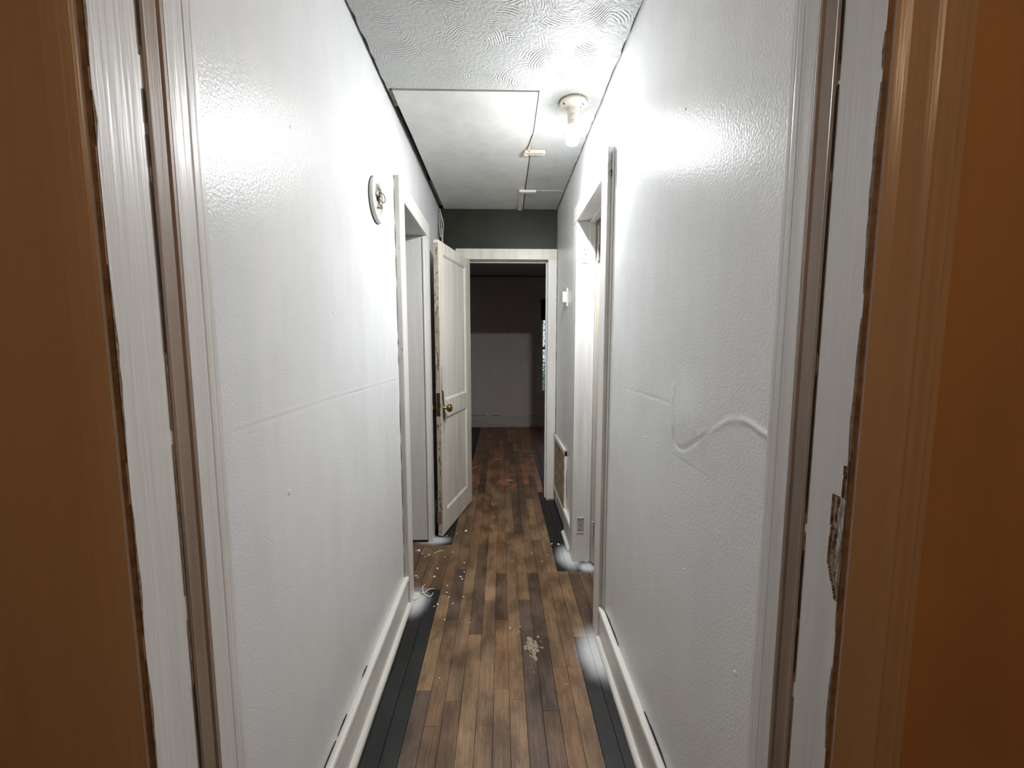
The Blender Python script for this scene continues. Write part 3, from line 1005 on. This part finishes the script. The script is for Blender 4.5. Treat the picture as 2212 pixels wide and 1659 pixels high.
    for sy in (1, -1):
        k = empty('knob', (width - 0.047, sy * (h + 0.002), 0.912))
        k.parent = d
        k.rotation_euler = (-sy * math.pi / 2, 0, 0)
        bm = bmesh.new()
        lathe(bm, [(0, 0), (0.018, 0), (0.019, 0.003), (0.012, 0.006), (0.009, 0.010), (0.009, 0.024), (0.0, 0.024)], 24)
        link_mesh('rose', bm, 'brass', k, True)
        bm = bmesh.new()
        lathe(bm, [(0.0, 0.022), (0.012, 0.022), (0.022, 0.028), (0.0275, 0.037), (0.0275, 0.046), (0.023, 0.054), (0.012, 0.059), (0.0, 0.060)], 24)
        link_mesh('knob_ball', bm, 'brass', k, True)
    # hand grime: worn paint around the lock, thin film of darker paint on the stile
    bm = bmesh.new()
    rnd = random.Random(4)
    N = 28
    ringp = []
    for k in range(N):
        a = 2 * math.pi * k / N
        rr = rnd.uniform(0.75, 1.15)
        ringp.append((min(width - 0.0015, width - 0.018 + 0.016 * rr * math.cos(a)), 0.99 + 0.20 * rr * math.sin(a)))
    extrude_poly(bm, ringp, h - 0.0003, h + 0.0005, 1)
    link_mesh('grime', bm, 'door_dirty', d)
    return d


DL, DHX, DHY = 0.665, -0.272, 3.352
dirx, diry = -0.428 - DHX, 2.705 - DHY
panel_door('door_1', DL, 2.03, 'door', (DHX, DHY, 0), math.atan2(diry, dirx), 'cream two panel door with brass knob standing open in the hall')
panel_door('door_2', 0.535, 2.02, 'tan_door', (0.552, 2.335, 0), math.radians(4), 'tan panel door swung open inside the side room', lock=False)

# ------------------------------------------------------------------ baseboards
def baseboard(name, label, face, y0, y1, hgt=0.165, shoe=True, seed=0, wavy=0.0):
    """face: -1 for the left wall, +1 for the right wall"""
    b = empty(name, ((XL if face < 0 else XR), 0, 0))
    struct(b, label, 'baseboard')
    s = 1 if face < 0 else -1

    def prof(name, pts, mat, n=28, amp=0.0):
        bm = bmesh.new()
        rings = []
        for k in range(n + 1):
            y = y0 + (y1 - y0) * k / n
            dz = amp * noise.noise(Vector((y * 5, seed, 0.3)))
            dx = amp * 0.8 * noise.noise(Vector((y * 6, seed + 5, 0.7)))
            rings.append([bm.verts.new((s * (p + (dx if p > 0.001 else 0)), y, z + (dz if z > 0.02 else 0))) for p, z in pts])
        m_ = len(pts)
        for a, c in zip(rings, rings[1:]):
            for i in range(m_):
                bm.faces.new((a[i], a[(i + 1) % m_], c[(i + 1) % m_], c[i]))
        bm.faces.new(rings[0])
        bm.faces.new(rings[-1][::-1])
        return link_mesh(name, bm, mat, b)
    prof('board', [(0.0, 0.0), (0.018, 0.0), (0.018, hgt - 0.03), (0.0, hgt - 0.03)], 'trim_y')
    prof('cap', [(0.0005, hgt - 0.032), (0.019, hgt - 0.032), (0.021, hgt - 0.029), (0.0225, hgt - 0.024), (0.0245, hgt - 0.019), (0.025, hgt - 0.010), (0.0225, hgt - 0.003), (0.016, hgt), (0.006, hgt - 0.001), (0.0005, hgt - 0.004)],
         'trim_y', amp=0.0018)
    if shoe:
        prof('shoe', [(0.017, 0.0), (0.035, 0.0), (0.0355, 0.010), (0.032, 0.018), (0.025, 0.023), (0.017, 0.024)], 'trim_y', amp=0.0016)
    ragged_strip('joint', 'dark', b, ((s * 0.0006, y0 + 0.02, hgt - 0.001), (s * 0.0006, y1 - 0.02, hgt - 0.001)), (s, 0, 0), (0, 0, 1), 0.0065 + wavy, 0.0016, 0.5, seed)
    return b


baseboard('baseboard_left', 'white moulded baseboard along the wall with the round fixture', -1, Y0, LD[0] - cw - 0.002, seed=1)
baseboard('baseboard_left_end', 'short white baseboard hidden behind the open cream door', -1, LD[1] + cw + 0.001, Y1, shoe=False, seed=2)
baseboard('baseboard_right', 'white moulded baseboard below the torn plaster patch', 1, Y0, RD[0] - cw2 - 0.002, seed=3, wavy=0.003)
baseboard('baseboard_right_end', 'short white baseboard between side doorway and vent grille', 1, RD[1] + 0.109, 2.745, hgt=0.185, seed=4)
bb = box('baseboard_far', 'trim_x', None, -1.5, 2.0, 6.482, 6.5, 0.0, 0.19, 0.003)
struct(bb, 'tall grey white baseboard along the far room back wall', 'baseboard')
ragged_strip('joint', 'dark', bb, ((-0.6, 6.4985, 0.19), (0.6, 6.4985, 0.19)), (0, -1, 0), (0, 0, 1), 0.008, 0.001, 0.45, 8)
bb = box('trim_5', 'oldwood', None, -1.5, 2.0, 6.488, 6.5, ZC - 0.02, ZC - 0.001, 0.002)
struct(bb, 'thin dark strip where far room wall meets its ceiling', 'trim')

# ------------------------------------------------------------------ torn plaster patch and cracks (real relief on the walls)
def seg_dist(p, a, b):
    ab = (b[0] - a[0], b[1] - a[1])
    l2 = ab[0] ** 2 + ab[1] ** 2
    tt = max(0, min(1, ((p[0] - a[0]) * ab[0] + (p[1] - a[1]) * ab[1]) / l2))
    q = (a[0] + ab[0] * tt, a[1] + ab[1] * tt)
    return math.hypot(p[0] - q[0], p[1] - q[1]), tt


def poly_dist(p, poly):
    best, bt = 9, 0
    n = len(poly) - 1
    for i in range(n):
        dd, tt = seg_dist(p, poly[i], poly[i + 1])
        if dd < best:
            best, bt = dd, (i + tt) / n
    return best, bt


def relief(name, parent, x, s, ylim, y0, y1, z0, z1, res, fn):
    """whole plaster face of one stretch of wall, finely divided where it is torn or cracked"""
    ny, nz = int((y1 - y0) / res), int((z1 - z0) / res)
    ys = [ylim[0]] + [y0 + (y1 - y0) * i / ny for i in range(ny + 1)] + [ylim[1]]
    zs = [0.0] + [z0 + (z1 - z0) * j / nz for j in range(nz + 1)] + [ATTIC]
    bm = bmesh.new()
    g = []
    for y in ys:
        row = []
        for z in zs:
            e = min(y - y0, y1 - y, z - z0, z1 - z)
            ramp = max(0.0, min(1.0, e / 0.03))
            h = fn(y, z) * ramp * ramp * (3 - 2 * ramp) if ramp > 0 else 0.0
            row.append(bm.verts.new((x + s * h, y, z)))
        g.append(row)
    for i in range(len(ys) - 1):
        for j in range(len(zs) - 1):
            q = (g[i][j], g[i + 1][j], g[i + 1][j + 1], g[i][j + 1])
            bm.faces.new(q if s < 0 else q[::-1])
    return link_mesh(name, bm, 'wall', parent, True)


SEAM_R = [(1.60, 1.183), (1.30, 1.186), (1.07, 1.187)]
ARC0 = [(1.05, 1.235), (1.062, 1.19), (1.045, 1.13), (1.030, 1.088), (0.985, 1.082), (0.92, 1.115), (0.86, 1.155), (0.81, 1.188)]
RIDGE0 = [(0.90, 1.135), (0.84, 1.165), (0.79, 1.192), (0.74, 1.200)]
FLAP0 = [(0.745, 1.203), (0.715, 1.200), (0.69, 1.193), (0.655, 1.187), (0.61, 1.182)]

ARC, RIDGE, FLAP = [[(q.x, q.y) for q in smooth_path([(a, b, 0) for a, b in P_], 5)] for P_ in (ARC0, RIDGE0, FLAP0)]


def fn_right(y, z):
    if abs(z - 1.187) > 0.13:
        return 0.0
    wob = 0.0018 * noise.noise(Vector((y * 22, z * 22, 0)))
    d1, _ = poly_dist((y, z + wob), SEAM_R)
    d2, t2 = poly_dist((y + wob, z), ARC)
    d3, _ = poly_dist((y, z + wob), RIDGE)
    d4, t4 = poly_dist((y, z + wob), FLAP)
    h = -0.0011 * math.exp(-(d1 / 0.0024) ** 2) * min(1.0, max(0.0, (1.56 - y) / 0.3))
    # lifted paper bounded by the arc: bulge inside, sharp drop at the arc
    cx, cz = 0.96, 1.16
    ins = math.exp(-(((y - cx) / 0.10) ** 2 + ((z - cz) / 0.075) ** 2))
    h += 0.004 * ins
    h -= 0.0019 * math.exp(-(d2 / 0.0050) ** 2) * (0.35 + 0.65 * math.sin(math.pi * min(1, t2 * 1.1)) ** 0.5)
    h += 0.0016 * math.exp(-(poly_dist((y, z), ARC0[:3])[0] / 0.010) ** 2)
    h += 0.0013 * math.exp(-(d3 / 0.006) ** 2)
    tp_ = math.sin(math.pi * min(1.0, 0.12 + t4 * 0.8)) ** 1.5
    h += 0.0036 * tp_ * math.exp(-(d4 / 0.0055) ** 2)
    h -= 0.0022 * tp_ * math.exp(-((poly_dist((y, z + 0.010), FLAP)[0]) / 0.0035) ** 2)
    return h


relief('plaster_face', wr, XR, -1, (Y0, RD[0] - 0.02), 0.60, 1.62, 1.02, 1.31, 0.0042, fn_right)
SEAM_L = [(0.75, 1.189), (0.95, 1.190), (1.15, 1.193), (1.5, 1.189), (1.92, 1.185)]


def fn_left(y, z):
    wob = 0.0015 * noise.noise(Vector((y * 25, z * 25, 4)))
    d1, _ = poly_dist((y, z + wob), SEAM_L)
    k = 0.55 + 0.45 * noise.noise(Vector((y * 6, 0, 2)))
    return k * (0.0010 * math.exp(-((d1) / 0.004) ** 2) - 0.0013 * math.exp(-(poly_dist((y, z + 0.005), SEAM_L)[0] / 0.003) ** 2))


relief('plaster_face', wl, XL, 1, (Y0, LD[0] - 0.02), 0.72, 1.95, 1.13, 1.25, 0.0045, fn_left)
# nail pops and dents
for (x, s, y, z, r, par) in ((XL, 1, 0.927, 1.00, 0.008, wl), (XL, 1, 1.22, 1.44, 0.004, wl), (XL, 1, 1.45, 1.46, 0.004, wl), (XL, 1, 1.02, 1.86, 0.004, wl),
                             (XL, 1, 1.32, 0.62, 0.004, wl), (XR, -1, 0.62, 0.86, 0.006, wr), (XR, -1, 0.95, 0.78, 0.004, wr),
                             (XR, -1, 1.25, 1.05, 0.004, wr), (XR, -1, 1.05, 1.93, 0.005, wr), (XR, -1, 0.72, 0.70, 0.006, wr), (XR, -1, 0.645, 0.62, 0.008, wr)):
    bm = bmesh.new()
    lathe(bm, [(0, 0.0009), (r * 0.45, 0.0013), (r * 0.8, 0.0007), (r, -0.0005)], 12)
    o = link_mesh('paint_blob', bm, 'wall', par, True)
    o.location = (x, y, z)
    o.rotation_euler = (0, s * math.pi / 2, 0)

# ------------------------------------------------------------------ round fixture ring on the left wall
rg = empty('round_wall_fixture', (XL, 1.672, 1.917))
tag(rg, 'round white detector base with bare wires on the hall wall', 'wall fixture')
rg.rotation_euler = (0, math.pi / 2, 0)
bm = bmesh.new()
lathe(bm, [(0.086, 0.001), (0.086, 0.010), (0.083, 0.016), (0.077, 0.019), (0.068, 0.019), (0.061, 0.016), (0.058, 0.011), (0.0565, 0.002), (0.086, 0.001)], 48)
link_mesh('ring', bm, 'white_plastic', rg, True)
bm = bmesh.new()
lathe(bm, [(0, 0.0), (0.0885, 0.0), (0.0885, 0.0025), (0, 0.0025)], 40)
link_mesh('dark_rim', bm, 'dark', rg)  # thin dark disc, a little wider than the ring
bm = bmesh.new()
lathe(bm, [(0, 0.0030), (0.060, 0.0030), (0.060, 0.0045), (0, 0.0045)], 32)
bpl = link_mesh('back_plate', bm, 'ivory', rg)
rr = random.Random(8)
for k in range(9):
    a = rr.uniform(0, 6.28)
    q = rr.uniform(0.012, 0.046)
    sx, sy, sz = rr.uniform(0.006, 0.014), rr.uniform(0.005, 0.012), rr.uniform(0.006, 0.013)
    o = box('terminal', rr.choice(['ivory', 'rawwood', 'white_plastic', 'darkmetal']), bpl, -sx, sx, -sy, sy, 0.003, 0.004 + sz, 0.0015)
    o.location = (q * math.cos(a), q * math.sin(a), 0)
    o.rotation_euler = (0, 0, rr.uniform(0, 3))
for k, ctrl in enumerate(([(-0.03, 0.0, 0.006), (-0.034, 0.022, 0.024), (-0.016, 0.034, 0.030), (0.0, 0.024, 0.026), (-0.004, 0.004, 0.018), (-0.022, 0.008, 0.012)],
                          [(0.024, -0.01, 0.006), (0.03, 0.004, 0.022), (0.016, 0.014, 0.020), (0.012, -0.006, 0.010)],
                          [(-0.046, -0.012, 0.006), (-0.038, -0.002, 0.020), (-0.024, 0.0, 0.016), (-0.012, -0.012, 0.008)])):
    bm = bmesh.new()
    tube(bm, smooth_path(ctrl, 8), 0.0019, 6)
    link_mesh('wire', bm, 'wire', rg, True)

# ------------------------------------------------------------------ small wall sensor on the right wall
th = empty('wall_thermostat', (XR, 2.84, 1.675))
tag(th, 'small ivory thermostat on a white wall plate above the vent grille', 'thermostat')
box('plate', 'white_plastic', th, -0.006, 0.0, -0.028, 0.045, -0.064, 0.064, 0.002)
tb = box('body', 'ivory', th, -0.032, -0.005, -0.012, 0.038, -0.036, 0.040, 0.004)
box('lever', 'white_plastic', tb, -0.020, -0.012, 0.004, 0.016, -0.042, -0.035, 0.001)

# ------------------------------------------------------------------ return-air grille low on the right wall
gr = empty('vent_grille', (XR, 3.045, 0.36))
tag(gr, 'white framed return air vent with tan mesh low on the wall', 'vent')
gy, gz = 0.298, 0.238
fw = 0.038
for nm, b in (('frame_rail', (-0.016, 0, -gy, gy, gz - fw, gz)), ('frame_rail', (-0.016, 0, -gy, gy, -gz, -gz + fw)),
              ('frame_stile', (-0.0165, 0, -gy, -gy + 0.030, -gz, gz)), ('frame_stile', (-0.0165, 0, gy - 0.030, gy, -gz, gz))):
    box(nm, 'trim_y', gr, *b, 0.0035)
box('filter_mesh', 'tan_grille', gr, -0.004, -0.001, -gy + 0.03, gy - 0.03, -gz + fw, gz - fw)
louvre = None
for k in range(22):
    z = -gz + fw + 0.008 + k * (2 * gz - 2 * fw - 0.016) / 21
    if louvre is None:
        bm = bmesh.new()
        extrude_poly(bm, [(-0.014, -0.005), (-0.013, -0.0056), (-0.004, 0.004), (-0.005, 0.0046)], -gy + 0.03, gy - 0.03, 1)
        louvre = link_mesh('louvre', bm, 'tan_grille', gr)
        louvre.location = (0, 0, z)
    else:
        o = louvre.copy()
        C.objects.link(o)
        o.parent = gr
        o.location = (0, 0, z)
ragged_strip('joint', 'dark', gr, ((-0.0008, -gy, -gz + 0.05), (-0.0008, -gy, gz - 0.04)), (-1, 0, 0), (0, -1, 0), 0.007, 0.001, 0.6, 14)

# ------------------------------------------------------------------ loose cable at the far end of the left wall
cb = empty('loose_cable', (-0.478, 3.315, 2.06))
tag(cb, 'loose white cables hanging down the corner behind the open door', 'cable')
for ctrl in ([(-0.012, 0.02, 0.37), (-0.004, 0.01, 0.31), (0.002, 0.0, 0.22), (0.006, 0.0, 0.10), (0.010, 0.005, -0.05)],
             [(-0.010, 0.02, 0.36), (0.006, 0.0, 0.30), (0.018, -0.004, 0.25), (0.014, -0.004, 0.18), (0.010, 0.0, 0.06), (0.016, 0.005, -0.05)],
             [(-0.014, 0.0, 0.33), (-0.012, -0.01, 0.24), (-0.004, -0.006, 0.14)]):
    bm = bmesh.new()
    tube(bm, smooth_path(ctrl, 8), 0.0042, 8)
    link_mesh('strand', bm, 'cable', cb, True)
bm = bmesh.new()
rk = random.Random(77)
pts = [(0.0, 0.0)]
edge = [(rk.uniform(0.006, 0.03) * (1.2 - abs(k - 5) / 6), 0.02 * k) for k in range(1, 13)]
extrude_poly(bm, [(y, z) for y, z in ([(-0.06, -0.02)] + [(-0.06 - e[0], e[1]) for e in edge] + [(-0.055, 0.28)])], 0.0, 0.0012, 0)
o = link_mesh('broken_plaster', bm, 'dark', wl)
o.location = (XL, 3.36, 2.14)

# ------------------------------------------------------------------ far room window
wd = empty('window_1', (0, 6.5, 0))
struct(wd, 'sash window with grey casing in the dark far room', 'window')
yo = -0.02
for nm, b in (('casing', (WX0 - 0.115, WX0, yo, 0, WZ0 + 0.0, WZ1 + 0.115)), ('casing', (WX1, WX1 + 0.115, yo, 0, WZ0, WZ1 + 0.115)),
              ('casing_head', (WX0, WX1, yo, 0, WZ1, WZ1 + 0.115)), ('sill', (WX0 - 0.135, WX1 + 0.135, -0.055, 0.02, WZ0 - 0.025, WZ0)),
              ('apron', (WX0 - 0.105, WX1 + 0.105, -0.018, 0, WZ0 - 0.115, WZ0 - 0.0255))):
    box(nm, 'trim', wd, *b, 0.003)
for nm, b in (('sash_stile', (WX0, WX0 + 0.045, 0.03, 0.065, WZ0, WZ1)), ('sash_stile', (WX1 - 0.045, WX1, 0.03, 0.065, WZ0, WZ1)),
              ('sash_rail', (WX0 + 0.045, WX1 - 0.045, 0.03, 0.065, WZ0, WZ0 + 0.06)), ('meeting_rail', (WX0 + 0.045, WX1 - 0.045, 0.03, 0.075, 1.27, 1.315)),
              ('sash_rail', (WX0 + 0.045, WX1 - 0.045, 0.03, 0.065, WZ1 - 0.05, WZ1)), ('muntin', ((WX0 + WX1) / 2 - 0.011, (WX0 + WX1) / 2 + 0.011, 0.035, 0.06, WZ0 + 0.06, WZ1 - 0.05))):
    box(nm, 'trim', wd, *b, 0.002)
box('pane', 'glass', wd, WX0 + 0.04, WX1 - 0.04, 0.046, 0.049, WZ0 + 0.05, 1.28)
box('pane', 'glass', wd, WX0 + 0.04, WX1 - 0.04, 0.051, 0.054, 1.30, WZ1 - 0.04)
sh = box('roller_shade', 'shade', None, WX0 + 0.01, WX1 - 0.01, 6.508, 6.512, 1.74, WZ1 - 0.005)
tag(sh, 'dark roller shade pulled partly down over the window', 'shade')
tag(sh, 'dark roller shade pulled partly down over the far room window', 'shade')

# garden beyond the window
gd = box('ground', 'soil', None, -8, 14, 6.63, 24, -0.6, -0.45)
struct(gd, 'garden ground outside the far room window', 'ground')
lf = bmesh.new()
v = [lf.verts.new(p) for p in ((0, 0, 0), (0.03, 0.05, 0.008), (0, 0.12, 0), (-0.03, 0.05, 0.008))]
lf.faces.new(v)
lf.free()
rg2 = random.Random(31)
for k, (bxp, byp, hgt, rad) in enumerate(((0.75, 8.3, 1.5, 0.5), (2.3, 8.9, 2.1, 0.7), (0.4, 10.6, 2.8, 0.9), (2.9, 11.6, 3.0, 1.0))):
    e = empty('garden_shrub', (bxp, byp, -0.45))
    tag(e, ['low leafy shrub close outside the window', 'mid height leafy shrub outside the window', 'tall leafy bush further out in the garden', 'broad leafy bush at the back of the garden'][k], 'shrub', 'shrubs outside the far window')
    bm = bmesh.new()
    for q in range(900):
        a, zz, r2 = rg2.uniform(0, 6.283), rg2.uniform(0.15, 1), rg2.random() ** 0.5
        rad2 = rad * r2 * (1.1 - 0.6 * abs(zz - 0.5))
        c = Vector((rad2 * math.cos(a), rad2 * math.sin(a), zz * hgt))
        u = Vector((rg2.uniform(-1, 1), rg2.uniform(-1, 1), rg2.uniform(-0.6, 0.6))).normalized()
        vv = u.orthogonal().normalized()
        L = rg2.uniform(0.05, 0.10)
        bm.faces.new([bm.verts.new(c), bm.verts.new(c + u * L * 0.5 + vv * L * 0.3), bm.verts.new(c + u * L), bm.verts.new(c + u * L * 0.5 - vv * L * 0.3)])
    fo = link_mesh('foliage', bm, 'leaf', e)
    fo['kind'] = 'stuff'
    for q in range(4):
        bm = bmesh.new()
        a = q * 1.6
        tube(bm, smooth_path([(0, 0, 0), (0.1 * math.cos(a), 0.1 * math.sin(a), hgt * 0.4), (rad * 0.5 * math.cos(a), rad * 0.5 * math.sin(a), hgt * 0.85)], 5), 0.02, 6)
        link_mesh('stem', bm, 'bark', e)

# ------------------------------------------------------------------ small litter on the floor
CHIPS = [(905, 1190, 8), (912, 1196, 4), (927, 1199, 5), (918, 1203, 4), (899, 1189, 4), (1007, 1147, 7), (987, 1153, 4), (965, 1157, 4), (978, 1193, 4), (1003, 1216, 4),
         (1003, 1236, 4), (995, 1246, 6), (998, 1251, 5), (938, 1246, 6), (945, 1228, 6), (899, 1244, 5), (903, 1248, 5), (893, 1258, 4), (891, 1264, 5), (962, 1203, 4),
         (966, 1265, 4), (965, 1280, 4), (970, 1290, 4), (1001, 1289, 4), (978, 1304, 4), (945, 1305, 5), (938, 1310, 4), (961, 1339, 4), (1102, 1357, 5), (949, 1465, 4),
         (1171, 1213, 4), (1149, 1195, 3), (1183, 1198, 3), (1192, 1175, 5), (1206, 1176, 6), (1124, 1354, 3), (1153, 1452, 3), (1224, 1478, 3), (1120, 1365, 3), (1015, 1345, 3)]
rchip = random.Random(13)
for (px, py, sz) in CHIPS:
    p = floor_at(px, py, 0.0006)
    r = sz / F * p.y * 0.45
    bm = bmesh.new()
    n = rchip.randint(5, 7)
    ring = [(r * rchip.uniform(0.6, 1.2) * math.cos(6.283 * k / n), 1.35 * r * rchip.uniform(0.6, 1.2) * math.sin(6.283 * k / n)) for k in range(n)]
    extrude_poly(bm, ring, 0.0, max(0.0012, r * 0.35), 2)
    o = link_mesh('paint_flake', bm, 'chip', None)
    o.location = p
    o.rotation_euler = (0, 0, rchip.uniform(0, 3))
    if p.x > 0.33:
        tag(o, 'larger white paint flake on the black border, nearer the baseboard' if sz > 5 else 'smaller white paint flake on the black border, nearer the brown boards', 'paint flake', 'paint flakes by the side room casing')
    elif p.x < -0.2 and p.y > 2.08:
        tag(o, 'white paint flake on the boards in front of the closet doorway', 'paint flake', 'paint flakes by the closet doorway')
    else:
        tag(o, 'tiny white paint flake on the brown boards along mid hall', 'paint flake', 'paint flakes along the hall floor')

# curled shavings by the closet casing
cs = empty('paint_shaving', floor_at(917, 1285, 0.001))
tag(cs, 'tangle of curled white paint shavings by the closet doorway casing', 'paint shaving')
for ctrl in ([(-0.012, 0.10, 0.001), (-0.020, 0.05, 0.010), (-0.006, 0.01, 0.004), (0.022, -0.02, 0.002)],
             [(-0.030, 0.02, 0.001), (-0.004, 0.008, 0.006), (0.02, 0.03, 0.012), (0.045, 0.05, 0.004)],
             [(0.0, 0.0, 0.001), (0.016, -0.016, 0.004), (0.036, -0.018, 0.002), (0.046, 0.008, 0.008)]):
    bm = bmesh.new()
    pth = smooth_path(ctrl, 6)
    tube(bm, pth, 0.0026, 5, [0.5 + 0.5 * math.sin(3.14 * k / (len(pth) - 1)) for k in range(len(pth))])
    link_mesh('curl', bm, 'chip', cs)
bm = bmesh.new()
rr = random.Random(3)
extrude_poly(bm, [(0.028 * math.cos(k * 0.63) * rr.uniform(0.8, 1.1), 0.036 * math.sin(k * 0.63) * rr.uniform(0.8, 1.1)) for k in range(10)], 0, 0.004, 2)
o = link_mesh('plaster_flake', bm, 'ivory', None)
o.location = floor_at(897, 1288, 0.0006)
tag(o, 'flat cream plaster flake at the foot of the closet casing', 'plaster flake')

# crumbled plaster smear in the middle of the hall floor
cr = empty('plaster_smear', floor_at(1150, 1397, 0.0))
tag(cr, 'crumbly pale plaster smear stuck on the middle floor boards', 'plaster smear')
rr = random.Random(19)
for k in range(60):
    r = rr.uniform(0.003, 0.010)
    bm = bmesh.new()
    n = 7
    extrude_poly(bm, [(r * rr.uniform(0.6, 1.2) * math.cos(6.283 * q / n), 1.3 * r * rr.uniform(0.6, 1.2) * math.sin(6.283 * q / n)) for q in range(n)], 0.0003, rr.uniform(0.0006, 0.0016), 2)
    o = link_mesh('crumb', bm, 'crumb', cr)
    o.location = (rr.gauss(0, 0.019), rr.gauss(0, 0.030), 0)
# a pale stick lying in the far room, hair-thin shreds near it
o = box('wood_stick', 'rawwood', None, -0.036, 0.036, -0.006, 0.006, 0.0, 0.008, 0.002)
o.location = floor_at(1102, 1038, 0.0006)
tag(o, 'short pale wooden stick lying just past the far doorway', 'stick')
for (px, py, dx, dy, lb) in ((1140, 975, 0.30, -0.10, 'long pale shred lying across the far room floor'), (1150, 985, 0.09, -0.03, 'short pale shred beside the long one in the far room'),
                             (1025, 1010, 0.05, 0.08, 'pale shred by the foot of the open cream door'), (1075, 993, 0.12, 0.06, 'curved pale shred in the middle of the far room floor'),
                             (948, 1193, 0.06, 0.03, 'curved white shred on the boards by the closet doorway')):
    p = floor_at(px, py, 0.0)
    bm = bmesh.new()
    tube(bm, smooth_path([(-dx / 2, -dy / 2, 0.0022), (0, 0.012, 0.003), (dx / 2, dy / 2, 0.0022)], 6), 0.0018, 5)
    o = link_mesh('floor_shred', bm, 'chip', None)
    o.location = p
    tag(o, lb, 'shred')
